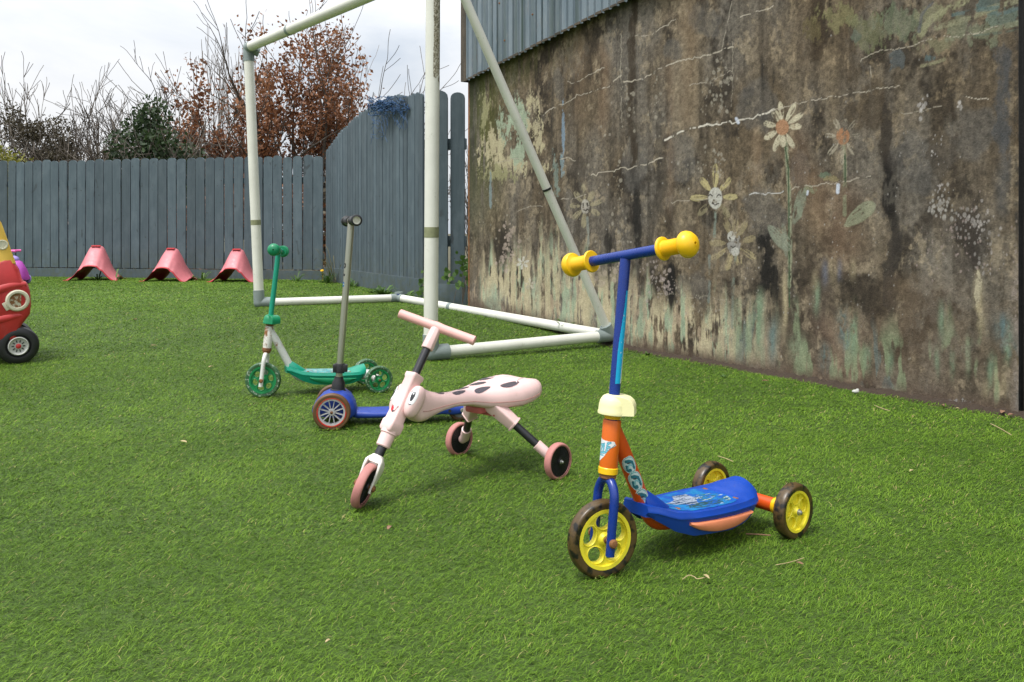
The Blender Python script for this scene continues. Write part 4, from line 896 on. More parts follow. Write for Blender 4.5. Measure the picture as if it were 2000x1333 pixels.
def gfx_green(U, V):
    n_ = fbm(U * 3, V * 2, 3, 3, 9, 4); n2 = fbm(U * 3, V * 3, 5, 5, 19, 3); c_ = np.zeros(U.shape + (3,)); a = np.array([.03, .36, .40]); b = np.array([.10, .50, .50])
    c_[:] = a + (b - a) * ss(n_, .35, .65)[..., None]; put(c_, n2 > .60, (.55, .6, .5)); put(c_, n2 < .33, (.25, .12, .06))
    return c_, (((U - .5) / .5) ** 6 + ((V - .5) / .5) ** 6 < 1).astype(float)
OM = dict(fstyle='open5', rstyle='pocket5', tyre='camo', rim='o_rim', fork='o_blue', head='o_orange', collar='o_yellow', down='o_red', cap='o_cream', stem='o_blue', bar='o_blue', grip='o_yellow', deck='o_deckblue', insert='o_insert', graphic=gfx_orange, rear='o_red', rcollar='o_yellow', rbolt='zinc', tilt=.128, yaw=15)
r1, S1, Rs1, ht1, dp1 = scooter('kick_scooter', .1817, 1.694, 38.5, -13, 'orange and blue three-wheeled scooter with yellow grips and yellow wheels', 0, OM)
# stickers of the orange scooter
def cyl(S_, z0, z1, r, a0, a1):
    def f(u, v):
        c_ = S_(z0 + (z1 - z0) * v); a = math.radians(a0 + (a1 - a0) * u); return c_ + Vector((math.cos(a) * r, math.sin(a) * r, 0))
    return f
def strip(U, V):
    c_ = np.zeros(U.shape + (3,)); c_[:] = (.008, .36, .62); sc2 = fbm(U, V * 6, 6, 6, 3, 4, .7); put(c_, sc2 > .74, (.6, .7, .72)); 
    ed = .84 - .30 * np.abs(V - .62) ; put(c_, U > ed, (.66, .70, .72)); left = .05 + .42 * ss(V, .3, 1.0)
    return c_, ((U > left) & (fbm(U, V * 9, 5, 5, 8, 2) < .93)).astype(float)
so_ = [o for o in C.objects if o.parent == r1 and o.name.startswith('stem')][0]
decal('sticker', cyl(S1, .385, .572, .01155, -140, -48), 30, 120, strip, so_, label='pale blue strip sticker with a white edge')
def badge(U, V):
    c_ = np.zeros(U.shape + (3,)); c_[:] = (.74, .75, .76); x, y = U, V
    m = inpoly(x, y, [(0, .15), (.05, .02), (.22, .05), (.45, .25), (.62, .48), (.76, .62), (1, .72), (.9, .88), (.6, .90), (.3, .93), (.08, 1), (0, .95)])
    L = []
    L += [[(.16, .70), (.34, .74), (.15, .36), (.33, .40)]]          # Z
    L += [[(.42, .78), (.38, .40), (.50, .43)]]                      # L
    L += [[(.72, .84), (.60, .81), (.55, .46), (.68, .50)], [(.58, .63), (.69, .66)]]   # E
    d = np.minimum.reduce([segd(x, y, l) for l in L]); put(c_, d < .050, (.03, .20, .30)); put(c_, d < .026, (.18, .52, .62)); put(c_, segd(x, y, [(.04, .26), (.42, .30)]) < .028, (.10, .40, .52))
    d2 = segd(x, y, [(.68, .56), (.86, .68), (.95, .74)]); put(c_, d2 < .018, (.1, .2, .26))
    return c_, m.astype(float)
decal('sticker', cyl(S1, .230, .277, .01885, -232, -98), 70, 60, badge, ht1, label='white leaf-shaped sticker with blue capital letters')
dpo = [o for o in C.objects if o.parent == r1 and o.name.startswith('down_tube')][0]
def dsurf(u, v):
    t = (.9 - .62 * v); k = t * 1.0; seg = [Vector((.060, 0, .238)), Vector((.088, 0, .185)), Vector((.122, 0, .120))]
    p = spline(seg, 12); i = min(len(p) - 1.001, (1 - v) * (len(p) - 1)); j = int(i); c_ = p[j].lerp(p[j + 1], i - j); d_ = (p[j + 1] - p[j]).normalized()
    n1 = Vector((0, -1, 0)); n2 = d_.cross(n1).normalized()
    if n2.z < 0: n2 = -n2
    a = math.radians(-88 + 120 * u); return c_ + (n1 * math.cos(a) + n2 * math.sin(a)) * .01695
def triple(U, V):
    c_ = np.zeros(U.shape + (3,)); c_[:] = (.66, .70, .68); m = np.zeros(U.shape, bool); n_ = fbm(U * 2, V * 6, 4, 4, 3, 3, .7)
    for k, cy in enumerate((.83, .5, .17)):
        d = ((U - .5) / .44) ** 2 + ((V - cy) / .175) ** 2 + (n_ - .5) * .25; m |= d < 1.0; put(c_, (d < .86) & (d > .72), (.10, .36, .40)); put(c_, d < .72, (.56, .68, .70))
        x, y = (U - .5) / .44, (V - cy) / .175
        for pts in ([(-.45, -.1), (-.5, -.55), (-.15, -.6)], [(.1, .4), (.5, .1), (.45, -.5)], [(-.3, .5), (.0, .45)]): put(c_, (d < .8) & (segd(x, y, pts) < .19), (.03, .16, .22))
        put(c_, (d < .8) & (segd(x, y, [(-.35, -.35), (-.05, .1), (.3, -.2)]) < .10), (.22, .46, .52)); put(c_, (d < .8) & (segd(x, y, [(-.2, .25), (.15, .2)]) < .07), (.06, .05, .06))
    return c_, (m & (U > .02) & (U < .98)).astype(float)
decal('sticker', dsurf, 56, 150, triple, dpo, label='white cloud-edged sticker with three teal shapes')

GM = dict(fstyle='open6', rstyle='open5', tyre='g_tyre', rim='g_rim', fork='g_white', head='g_patch', collar='rust', down='g_white', cap='g_green', stem='g_teal', bar='g_teal', grip='g_green', deck='g_teal', insert='g_green', graphic=gfx_green, rear='g_white', rcollar='c_hub', rbolt='rust', tilt=0.0, yaw=6)
r2, S2, Rs2, ht2, dp2 = scooter('kick_scooter', -1.0415, 3.536, 24, -22, 'green and white three-wheeled scooter with rust on its head tube', 0, GM, .955)

# ================================================================ blue micro style scooter
bs = empty('kick_scooter', (-.642, 3.031, 0), math.radians(9), 'low blue scooter with a bare metal pole and spoked front wheels', 'scooter')
for sg in (-1, 1): 
    wh = wheel(bs, (0, sg * .088, .0655), (0, sg, 0), .0655, .026, .047, 'spokes', 'b_gum', 'b_spoke', 'rust')
    m = MB(); m.lathe((0, 0, 0), (0, 0, 1), [(.0462, .011), (.0505, .0126), (.0512, .0132), (.0475, .0134)], 50, True, False); M['redring'] = M.get('redring') or rusty('red_printed_ring', (.46, .03, .02), .4, 0, .55, 70); m.build('print_ring', 'redring', wh)
m = MB(); sil = [(-.066, .048), (-.070, .062), (-.060, .085), (-.035, .112), (-.005, .125), (.035, .125), (.062, .108), (.078, .080), (.084, .052), (.070, .036), (.02, .040), (-.03, .045)]
rings = []
for y, q_ in ((-.068, .80), (-.064, .93), (-.05, 1), (-.03, 1.02), (0, 1.03), (.03, 1.02), (.05, 1), (.064, .93), (.068, .80)): rings.append([Vector(((a - .01) * q_ + .01, y, .04 + (z - .04) * q_)) for a, z in sil])
m.ring_loft(rings); m.build('front_housing', 'b_blue', bs, ang=60)
m = MB(); m.tube([(0, -.085, .0655), (0, .085, .0655)], .006, 12); m.box((-.062, 0, .062), (.02, .05, .014), .003); m.build('steering_axle', 'black', bs)
m = MB(); rings = []
for a, w_, zt, zb_ in ((.06, .040, .060, .036), (.09, .050, .055, .030), (.15, .055, .052, .030), (.25, .058, .052, .031), (.33, .056, .056, .033), (.39, .050, .064, .034), (.43, .044, .066, .030), (.47, .040, .062, .032), (.492, .034, .054, .038)):
    rings.append([Vector((a, y, z)) for y, z in ((-w_, zb_ + .006), (-w_, zt - .008), (-w_ + .004, zt - .002), (-w_ + .012, zt), (0, zt + .001), (w_ - .012, zt), (w_ - .004, zt - .002), (w_, zt - .008), (w_, zb_ + .006), (w_ - .008, zb_), (0, zb_), (-w_ + .008, zb_))])
m.ring_loft(rings); dk = m.build('deck', 'b_blue', bs, ang=60)
m = MB()
for a, y in ((.462, -.0405),): m.lathe((a, y, .047), (0, -1, 0), [(.008, 0), (.008, .003), (.004, .004), (.004, .001)], 16)
m.build('axle_bolt', 'zinc', dk)
m = MB(); m.lathe((.415, -.0455, .046), (0, -1, 0), [(.006, 0), (.006, .0015), (0, .0015)], 14); m.build('bolt_hole', 'black', dk)
m = MB(); rings = []
for k in range(9):
    t = k / 8; a = .40 + .10 * t; z = .066 + .026 * math.sin(PI * (t * .75 + .1)); rings.append([Vector((a, -.022, z - .004)), Vector((a, -.020, z)), Vector((a, .020, z)), Vector((a, .022, z - .004)), Vector((a, .0, z - .006))])
m.ring_loft(rings); m.build('rear_brake', 'b_blue', bs, ang=60)
wheel(bs, (.455, 0, .0405), (0, -1, 0), .0405, .024, .026, 'fins', 'b_gum', 'b_spoke', 'rust')
def BS(z): return Vector((.017 + .0775 * (z - .12), 0, z))
m = MB(); m.lathe(BS(.118), (.0775, 0, 1), [(.028, 0), (.027, .010), (.024, .012), (.023, .034), (.016, .048), (.015, .056)], 30); m.build('stem_base', 'black', bs)
m = MB(); m.tube([BS(.15), BS(.45), BS(.728)], .0122, 26); sm_ = m.build('stem', 'b_steel', bs)
m = MB(); m.lathe(BS(.187), (.0775, 0, 1), [(.013, 0), (.018, .001), (.0185, .03), (.0165, .034), (.013, .034)], 26); m.box(BS(.204) + Vector((.018, -.004, 0)), (.02, .024, .026), .003); m.box(BS(.204) + Vector((-.016, 0, 0)), (.016, .03, .028), .003); m.build('clamp', 'black', bs)
bd = Vector((.20, -1, 0)).normalized(); hb = BS(.733)
m = MB(); m.tube([hb - bd * .05, hb + bd * .05], .0125, 20); m.build('handlebar', 'b_steel', bs)
for sg in (-1, 1):
    m = MB(); m.lathe(hb + bd * sg * .020, bd * sg, [(.013, 0), (.0165, .001), (.0170, .006), (.0155, .010), (.0160, .055), (.0155, .075), (.0195, .078), (.0205, .083), (.0200, .090), (.0145, .092), (.0135, .088), (.0135, .080)], 30); g_ = m.build('grip', 'black', bs)
    m = MB(); m.lathe(hb + bd * sg * .1055, bd * sg, [(0, 0), (.009, 0), (.009, .005), (.0135, .0055), (.0135, .002)], 24); m.build('end_plug', 'b_steel', g_)
def pole(U, V):
    c_ = np.zeros(U.shape + (3,)); c_[:] = (.012, .012, .012); x = (U - .5) * 1.0; y = V; m = np.zeros(U.shape, bool)
    ring = lambda cy, r0, r1: (np.hypot((U - .5) * .9, (V - cy) * 4.2) < r1) & (np.hypot((U - .5) * .9, (V - cy) * 4.2) > r0)
    m |= ring(.86, .2, .42); m |= (np.abs(V - .50) < .035) & (np.abs(U - .5) < .35)
    bl = ring(.14, 0, .40); put(c_, bl, (.02, .13, .34)); put(c_, (np.abs(V - .14) < .02) & (U > .45), (.4, .45, .4)); m |= bl
    return c_, m.astype(float)
decal('lettering', cyl(lambda z: BS(z), .492, .585, .01255, -180, -118), 30, 90, pole, sm_, label='black ring and bar with a blue dot printed on the pole')

# ================================================================ pink ride-on
pk = empty('ride_on_tricycle', (-.3812, 2.097, 0), math.radians(48), 'pale pink ride-on with a painted face, spotted seat and splayed legs', 'ride-on toy')
tl = .65; axd = Vector((tl, 0, 1)).normalized(); a0 = Vector((.02, 0, .0575)); Rp = Matrix.Translation(a0) @ Matrix.Rotation(math.radians(35), 4, axd) @ Matrix.Translation(-a0)
def PS(z): return Vector((.02 + tl * (z - .0575), 0, z))
side = Rp.to_3x3() @ Vector((0, -1, 0))
wheel(pk, a0, side, .0575, .023, .044, 'fins', 'p_tyre', 'black', 'rust')
m = MB(); m.tube([PS(.378), PS(.43)], [.0175, .0155], 8); m.xf(Rp); m.build('handle_stem', 'p_pink', pk, ang=50, bev=.002)
hc = Rp @ PS(.434)
m = MB(); m.tube([hc - side * .112, hc - side * .1105, hc - side * .02, hc, hc + side * .02, hc + side * .1105, hc + side * .112], [.0105, .0125, .0125, .0145, .0125, .0130, .011], 26); m.build('handlebar', 'p_pinkbar', pk)
m = MB(); m.tube([PS(.30), PS(.385)], .0112, 22); m.xf(Rp); m.build('steering_tube', 'black_tube', pk)
# head block
def rr_ring(c_, X_, Y_, hx, hy, r, n=4):
    o = []
    for sx, sy, a_ in ((1, 1, 0), (-1, 1, 90), (-1, -1, 180), (1, -1, 270)):
        for k in range(n + 1): a = math.radians(a_ + 90 * k / n); o.append(c_ + X_ * (sx * (hx - r) + r * math.cos(a)) + Y_ * (sy * (hy - r) + r * math.sin(a)))
    return o
X_ = Vector((1, 0, -tl)).normalized(); Y_ = Vector((0, 1, 0))
m = MB(); m.ring_loft([rr_ring(PS(z), X_, Y_, hx, hy, r) for z, hx, hy, r in ((.316, .014, .014, .006), (.314, .0195, .020, .006), (.306, .020, .0205, .006), (.302, .0175, .018, .006), (.25, .018, .0185, .006), (.205, .0195, .0195, .006), (.200, .0225, .0225, .006), (.182, .0225, .0225, .006), (.178, .020, .020, .006))]); hd = m.build('head_block', 'p_pink', pk, ang=50)
m = MB(); m.tube([PS(.182), PS(.174), PS(.172), PS(.146), PS(.144)], [.0225, .0225, .0195, .0185, .016], 28); m.build('lower_collar', 'p_pink', pk, ang=30)
m = MB(); m.tube([PS(.10), PS(.155)], .0125, 22); m.xf(Rp); m.build('lower_tube', 'black_tube', pk)
# fork
m = MB(); m.tube([PS(.098), PS(.100), PS(.122), PS(.124)], [.012, .0165, .0165, .0155], 24)
for sg in (-1, 1):
    rings = []
    for z, hx, off, hy in ((.114, .020, .013, .004), (.108, .026, .0185, .004), (.095, .023, .0195, .0035), (.075, .015, .0190, .0032), (.055, .010, .0185, .003), (.046, .006, .0185, .003)): rings.append(rr_ring(PS(z) + Vector((0, sg * off, 0)), X_, Y_, hx, hy, .0025, 3))
    m.ring_loft(rings)
m.ring_loft([rr_ring(PS(z), X_, Y_, hx, hy, .006, 3) for z, hx, hy in ((.120, .015, .016), (.112, .022, .022), (.1065, .022, .022))])
m.xf(Rp); fk = m.build('fork', 'p_white', pk, ang=50)
for sg in (-1, 1): m = MB(); m.lathe(a0 + Vector((0, sg * .021, 0)), (0, sg, 0), [(.009, 0), (.009, .003), (.006, .007), (0, .008)], 14); m.xf(Rp); m.build('axle_nut', 'rust', fk)
# saddle body
SB = [(.150, .022, .285, .222), (.166, .030, .292, .203), (.185, .034, .288, .190), (.205, .032, .278, .190), (.23, .026, .266, .196), (.27, .0235, .254, .205), (.32, .026, .250, .210), (.37, .038, .251, .207), (.42, .060, .256, .192), (.47, .083, .261, .187), (.52, .096, .265, .184), (.56, .096, .267, .188), (.595, .091, .266, .197), (.614, .080, .262, .206), (.626, .062, .257, .216), (.632, .045, .250, .226)]
def sring(a):
    w_, zt, zb_ = lerp(SB, a); o = []; sad = float(ss(np.array(a), .36, .5)) * .010
    for k in range(28):
        t = 2 * PI * k / 28; c_, s_ = math.cos(t), math.sin(t); y = w_ * math.copysign(abs(c_) ** .75, c_)
        if s_ >= 0: z = zb_ + (zt - zb_) * (.35 + .65 * s_ ** .8) - sad * max(0, 1 - (y / w_ / .75) ** 2) 
        else: z = zb_ + (zt - zb_) * (.35 + .35 * math.copysign(abs(s_) ** .6, s_))
        o.append(Vector((a, y, z)))
    return o
m = MB(); m.ring_loft([sring(a) for a in np.concatenate([np.linspace(.150, .21, 10), np.linspace(.22, .59, 28), np.linspace(.598, .63, 9)])]); sb = m.build('saddle', 'p_pink', pk, ang=70)
def sadz(a, y):
    w_, zt, zb_ = lerp(SB, a); c_ = min(1, abs(y) / w_) ** (1 / .75); s_ = math.sqrt(max(0, 1 - c_ * c_)); sad = float(ss(np.array(a), .36, .5)) * .010
    return zb_ + (zt - zb_) * (.35 + .65 * s_ ** .8) - sad * max(0, 1 - (y / w_ / .75) ** 2)
m = MB(); m.box((.47, 0, .188), (.14, .06, .020), .008); m.box((.46, 0, .178), (.05, .11, .018), .006); m.build('underframe', 'p_under', pk)
# seam lines and raised ribs
m = MB()
for sg in (-1, 1):
    pts = []
    for a in np.linspace(.185, .60, 34):
        w_, zt, zb_ = lerp(SB, a); pts.append((a, sg * (w_ + .0002), zb_ + (zt - zb_) * .33))
    m.tube(pts, .0007, 6)
m.build('seam', 'p_tyre', sb)
m = MB()
for sg in (-1, 1):
    pts = [(a, sg * y, sadz(a, y) - .0005) for a, y in ((.515, .070), (.54, .045), (.575, .030), (.60, .026))]; m.tube(spline(pts, 5), [.0012 + .0022 * math.sin(PI * k / 15) for k in range(16)], 8)
m.build('seat_rib', 'p_pink', sb)
# spots: perforated black ovals
def spot(a_, y_, ra, ry_):
    def f(u, v): a = a_ + (u - .5) * 2 * ra; y = y_ + (v - .5) * 2 * ry_; return Vector((a, y, sadz(a, y) + .0008))
    def p(U, V):
        c_ = np.zeros(U.shape + (3,)); c_[:] = (.060, .054, .066); dd = (np.sin(U * ra * 2400) > .4) & (np.sin(V * ry_ * 2400) > .4); put(c_, dd, (.26, .20, .21))
        return c_, (((U - .5) / .5) ** 2 + ((V - .5) / .5) ** 2 < 1).astype(float)
    decal('spot', f, 46, 30, p, sb)
for t in ((.50, -.054, .036, .016), (.41, -.032, .030, .011), (.45, .026, .032, .013), (.375, .012, .025, .008), (.335, -.014, .024, .008), (.27, -.006, .016, .006), (.52, .056, .032, .014), (.30, .012, .016, .006)): spot(*t)
# eyes on the cheeks and smile on the block
CR = (.0235, .0185, .043)
def lobe(sg, lon, lat, g_=1.0):
    c_ = PS(.257) + X_ * .012 + Y_ * (sg * .0285)
    pw = lambda v_, e_: math.copysign(abs(v_) ** e_, v_)
    cl_, sl_, ca_, sa_ = pw(math.cos(lon), .8), pw(math.sin(lon), .8), pw(math.cos(lat), .75), pw(math.sin(lat), .85)
    return c_ + X_ * (CR[0] * g_ * ca_ * cl_) + Y_ * (sg * CR[1] * g_ * ca_ * sl_) + axd * (CR[2] * g_ * sa_)
    return c_ + X_ * (CR[0] * g_ * math.cos(lat) * math.cos(lon)) + Y_ * (sg * CR[1] * g_ * math.cos(lat) * math.sin(lon)) + axd * (CR[2] * g_ * math.sin(lat))
for sg in (-1, 1):
    m = MB(); m.ring_loft([[lobe(sg, 2 * PI * k / 28, -PI / 2 + .02 + (PI - .04) * q_ / 16) for k in range(28)] for q_ in range(17)]); m.build('cheek', 'p_pink', sb, ang=70)
def eye(sg):
    def f(u, v): return lobe(sg, math.radians(188 - 76 * u), math.radians(-22 + 62 * v), 1.012)
    def p(U, V):
        c_ = np.zeros(U.shape + (3,)); c_[:] = (.74, .70, .68); x, y = U, V
        e_ = ((x - .50) / .44) ** 2 + ((y - .52) / .46) ** 2; put(c_, (e_ < 1.0), (.80, .79, .78)); put(c_, ((x - .42) / .22) ** 2 + ((y - .50) / .26) ** 2 < 1, (.012, .012, .014)); put(c_, ((x - .38) / .055) ** 2 + ((y - .60) / .055) ** 2 < 1, (.8, .8, .8))
        put(c_, segd(x, y, [(.08, .66), (.22, .92), (.55, .985)]) < .030, (.02, .015, .02)); put(c_, segd(x, y, [(.10, .20), (.32, .06), (.62, .10)]) < .026, (.02, .015, .02))
        return c_, (e_ < 1.12).astype(float)
    decal('painted_eye', f, 44, 60, p, sb)
eye(-1); eye(1)
# front-facing eye halves and smile on the head block
def face(u, v):
    z = .204 + .046 * v; y = -.017 + .034 * u; return PS(z) - X_ * (.0202 + .0010 * (1 - v)) + Vector((0, -y, 0))
def smile(U, V):
    c_ = np.zeros(U.shape + (3,)); c_[:] = (.03, .015, .02); m = segd(U, V, [(.18, .66), (.3, .42), (.5, .33), (.72, .38), (.88, .60)]) < .02; m |= segd(U, V, [(.86, .56), (.92, .62)]) < .025
    t = (np.hypot((U - .34) / .08, (V - .50) / .12) < 1) | (np.hypot((U - .43) / .07, (V - .44) / .10) < 1); put(c_, t, (.62, .02, .03)); return c_, (m | t).astype(float)
decal('smile', face, 60, 60, smile, hd)
# rear legs
for sg, wl in ((-1, Vector((.538, -.2017, .0515))), (1, Vector((.532, .186, .0515)))):
    p0 = Vector((.445, sg * .040, .200)); p1 = Vector((wl.x - .002, wl.y - sg * .026, .060)); d_ = (p1 - p0).normalized(); L_ = (p1 - p0).length
    m = MB(); m.ring_loft([rr_ring(p0 + d_ * t * L_, d_.cross(Vector((1, 0, 0))).normalized(), d_.cross(d_.cross(Vector((1, 0, 0)))).normalized(), q_, q_, .005, 3) for t, q_ in ((-.05, .019), (.0, .020), (.36, .0165), (.365, .0185), (.385, .0185), (.39, .012))]); lg = m.build('leg', 'p_pink', pk, ang=50)
    m = MB(); m.tube([p0 + d_ * L_ * .3, p0 + d_ * L_ * .86], .0112, 20); m.build('leg_tube', 'black_tube', lg)
    m = MB(); m.tube([p0 + d_ * L_ * .76, p0 + d_ * L_ * .765, p1, wl - Vector((0, sg * .012, 0))], [.0125, .0150, .0145, .013], 22); m.build('wheel_socket', 'p_pink', lg, ang=50)
    wheel(pk, wl, Vector((0, sg, 0)), .0515, .023, .0425, 'fins', 'p_tyre', 'black', 'zinc')

# ================================================================ red and yellow toy car (left edge)
cr = empty('toy_car', (-2.98, 4.40, 0), math.radians(34), 'red and yellow foot-powered toy car cut off by the left edge', 'toy car')
def prof_loft(outline, ys, rnd_=.05, cx=0., cz=.35):
    rings = []
    for y, q_ in ys: rings.append([Vector(((x - cx) * q_[0] + cx, y, (z - cz) * q_[1] + cz)) for x, z in outline])
    return rings
body = [(-.36, .18), (-.38, .30), (-.37, .45), (-.33, .52), (.20, .52), (.285, .555), (.315, .557), (.345, .50), (.36, .44), (.385, .418), (.395, .38), (.40, .31), (.395, .262), (.378, .235), (.36, .21), (.352, .195), (.345, .16), (.33, .13), (.2, .12), (-.25, .12)]
m = MB(); m.ring_loft(prof_loft(body, ((-.225, (.95, .93)), (-.215, (.985, .98)), (-.19, (1, 1)), (0, (1.02, 1.01)), (.19, (1, 1)), (.215, (.985, .98)), (.225, (.95, .93))))); bd_ = m.build('body', 'c_red', cr, ang=55)
m = MB()                                               # raised bumper and wing swellings on the near and far side
for sg in (-1, 1):
    for pts, r in (([(.06, .18), (.2, .225), (.30, .25), (.375, .262)], .022), ([(.10, .30), (.2, .37), (.30, .41), (.375, .418)], .024)):
        m = MB(); m.tube(spline([(x, sg * .208, z) for x, z in pts], 5), [r * (.5 + .5 * math.sin(PI * k / 15)) + .004 for k in range(16)], 12); m.build('wing_moulding', 'c_red', bd_, ang=60)
m = MB()
for x1 in (.255, -.30):
    for sg in (-1, 1):
        P2 = [(x1 + .075, .53), (x1 + .052, .60), (x1 + .035, .66), (x1 + .01, .74), (x1 - .03, .80), (x1 - .09, .83), (x1 - .06, .78), (x1 - .05, .70), (x1 - .05, .60), (x1 - .06, .53)]
        rings = [[Vector((((x - x1) * q_ + x1) if x1 > 0 else (x1 - (x - x1) * q_), sg * .19 + y, z)) for x, z in P2] for y, q_ in ((-.03, .9), (-.024, 1), (.024, 1), (.03, .9))]
        m.ring_loft(rings)
rings = [[Vector((x * q_, y, .79 + (z - .79) * q_)) for x, z in ((-.30, .79), (-.28, .83), (-.15, .855), (.0, .86), (.13, .85), (.21, .82), (.235, .79), (.1, .785))] for y, q_ in ((-.225, .9), (-.21, .97), (0, 1.02), (.21, .97), (.225, .9))]
m.ring_loft(rings); rf = m.build('roof', 'c_yellow', cr, ang=55)
m = MB(); m.lathe((.268, -.221, .628), (0, -1, 0), [(.026, 0), (.026, .003), (.020, .004), (.018, .001), (0, .001)], 24); m.build('roof_emblem', 'c_cream', rf)
hl = MB(); hl.lathe((.335, -.222, .337), (.12, -1, 0), [(.052, -.005), (.056, 0), (.056, .008), (.050, .014), (.040, .014), (.036, .006), (.036, .002)], 36); hl.box((.290, -.224, .312), (.035, .014, .045), .005, Matrix.Rotation(-.5, 3, 'Y')); hlo = hl.build('headlight', 'c_cream', cr)
m = MB(); m.lathe((.335, -.224, .337), (.12, -1, 0), [(.037, 0), (.037, .003), (0, .003)], 28); M['grimylens'] = rusty('broken_lens', (.50, .47, .36), .6, 0, .95, 45); m.build('lens', 'grimylens', hlo)
m = MB(); m.tube([(-.22, -.20, .53), (-.22, .2, .53)], .012, 10); m.lathe((.10, -.08, .50), (-.5, 0, .8), [(.085, 0), (.10, .01), (.085, .02), (.075, .01)], 24, True, False); m.build('steering_wheel', 'black', cr)
for x in (.34, -.27):
    for sg in (-1, 1):
        m = MB(); m.lathe((x, sg * .185, .0985), (0, sg, 0), [(.0, -.035), (.060, -.035), (.060, -.03), (.088, -.04), (.0965, -.025), (.0985, -.01), (.0985, .018), (.094, .034), (.080, .042), (.060, .040), (.052, .030), (.0, .030)], 44); wo = m.build('wheel', 'c_tyre', cr, ang=40)
        m = MB(); m.lathe((x, sg * .185, .0985), (0, sg, 0), [(.046, .030), (.048, .041), (.044, .044), (.038, .036), (.030, .033), (.018, .033), (.018, .036), (0, .036)], 40); m.build('hub_cap', 'c_hub', wo)
        m = MB()
        for k in range(10): a = 2 * PI * k / 10; m.box((x + .025 * math.cos(a), sg * .2195, .0985 + .025 * math.sin(a)), (.012, .004, .005), 0, Matrix.Rotation(-a, 3, 'Y'))
        m.build('hub_slots', 'black', wo)
        m = MB(); m.lathe((x, sg * .185, .0985), (0, sg, 0), [(.013, .035), (.013, .040), (.008, .043), (0, .043)], 20); m.build('hub_button', 'c_red', wo)

# ================================================================ pink upturned rockers and the far ride-on
def rocker(px, yb, label, rz=0, q_=1.):
    D = (H - .1) * F / (yb - YH); X = (px - 1000) / F * D
    r = empty('rocker_toy', (X, D + .18, .1), rz, label, 'rocker toy', 'upturned pink rockers along the back fence')
    sec = [(-.22, .105, .185, .285, .0), (-.17, .10, .245, .27, .0), (-.09, .092, .345, .26, .02), (-.02, .086, .405, .25, .03), (.03, .084, .41, .24, .04), (.09, .09, .35, .25, .02), (.15, .088, .27, .24, 0), (.20, .095, .20, .265, 0)]
    def ring(t, wt, zt, wb, zb_, off):
        wt, wb, zt = wt - off, wb - off, zt - off
        hp = [(wb + .02, zb_ + .012), (wb, zb_), (wb * .80, zb_ + (zt - zb_) * .16), (wt + (wb - wt) * .40, zb_ + (zt - zb_) * .42), (wt + (wb - wt) * .16, zb_ + (zt - zb_) * .70), (wt * .98, zt - .040), (wt * .70, zt - .010), (wt * .30, zt), (0, zt + .002)]
        hs = [(p.x, p.y) for p in spline([(x, z, 0) for x, z in hp], 3)]; pts = [(-x, z) for x, z in hs[:-1]] + hs[::-1]
        return [Vector((x * q_, t, z * q_)) for x, z in pts]
    O = [ring(*s_, 0) for s_ in sec]; I = [ring(*s_, .012) for s_ in sec]; n_ = len(O[0])
    def sheet(R_, m):
        vs = [p for r_ in R_ for p in r_]; fs = [(i * n_ + j, i * n_ + j + 1, (i + 1) * n_ + j + 1, (i + 1) * n_ + j) for i in range(len(R_) - 1) for j in range(n_ - 1)]; m.add(vs, fs)
    m = MB(); sheet(O, m); m.build('rocker_shell', 'r_pink', r, ang=80, recalc=False)
    m = MB(); sheet(I, m)
    for a_, b_ in ((O[0], I[0]), (O[-1], I[-1])):
        a2 = [p + Vector((0, -.022 if a_ is O[0] else .022, -.012)) for p in a_]; m.add(a2 + b_, [(j, j + 1, n_ + j + 1, n_ + j) for j in range(n_ - 1)]); m.add(list(a_) + a2, [(j, j + 1, n_ + j + 1, n_ + j) for j in range(n_ - 1)])
    m.build('underside', 'r_red', r, ang=60, recalc=False)
    m = MB(); m.box((0, -.030, .408 * q_), (.105 * q_, .04, .010), .004, Matrix.Rotation(.35, 3, 'X')); m.build('ridge_handle', 'r_red', r)
rocker(175, 549, 'leftmost of three upturned pink rockers by the back fence', .12, 1.04)
rocker(324, 551, 'middle one of three upturned pink rockers by the back fence', -.10, .97)
rocker(454, 552, 'upturned pink rocker partly behind the left goal post', -.03, .95)
D = 9.6; X = (30 - 1000) / F * D
rt_ = empty('ride_on_toy', (X - .06, D, .1), 0, 'purple ride-on toy with a bright pink handlebar behind the red car', 'ride-on toy')
m = MB(); rings = []
for x, zt, w_ in ((-.24, .18, .06), (-.18, .24, .10), (-.05, .25, .11), (.02, .26, .11), (.07, .29, .11), (.12, .27, .11), (.16, .20, .10), (.185, .12, .08), (.19, .07, .05)): rings.append([Vector((x, w_ * math.cos(t * PI / 10), .06 + max(.02, zt - .06) * math.sin(t * PI / 10))) for t in range(11)] + [Vector((x, 0, .05))])
m.ring_loft(rings); m.build('body', 't_purple', rt_, ang=60)
m = MB(); m.ball((.035, 0, .285), .06, 16, (1.1, .9, .8)); m.build('dashboard', 't_lilac', rt_)
m = MB(); m.tube([(.01, 0, .30), (-.005, 0, .385)], .018, 12); m.tube([(-.02, -.11, .385), (.06, .10, .385)], .013, 12); m.tube([(-.11, 0, .388), (.075, -.02, .380)], .012, 12); m.build('handlebar', 't_pink', rt_)
for x in (.12, -.14):
    for sg in (-1, 1):
        m = MB(); m.lathe((x, sg * .10, .06), (0, sg, 0), [(0, -.02), (.05, -.02), (.06, -.012), (.06, .012), (.05, .02), (.03, .02), (.03, .014), (0, .014)], 24); wo = m.build('wheel', 't_lilac', rt_)
        m = MB(); m.lathe((x, sg * .10, .06), (0, sg, 0), [(0, .016), (.026, .016), (.02, .022), (0, .022)], 16); m.build('hub_cap', 'c_hub', wo)

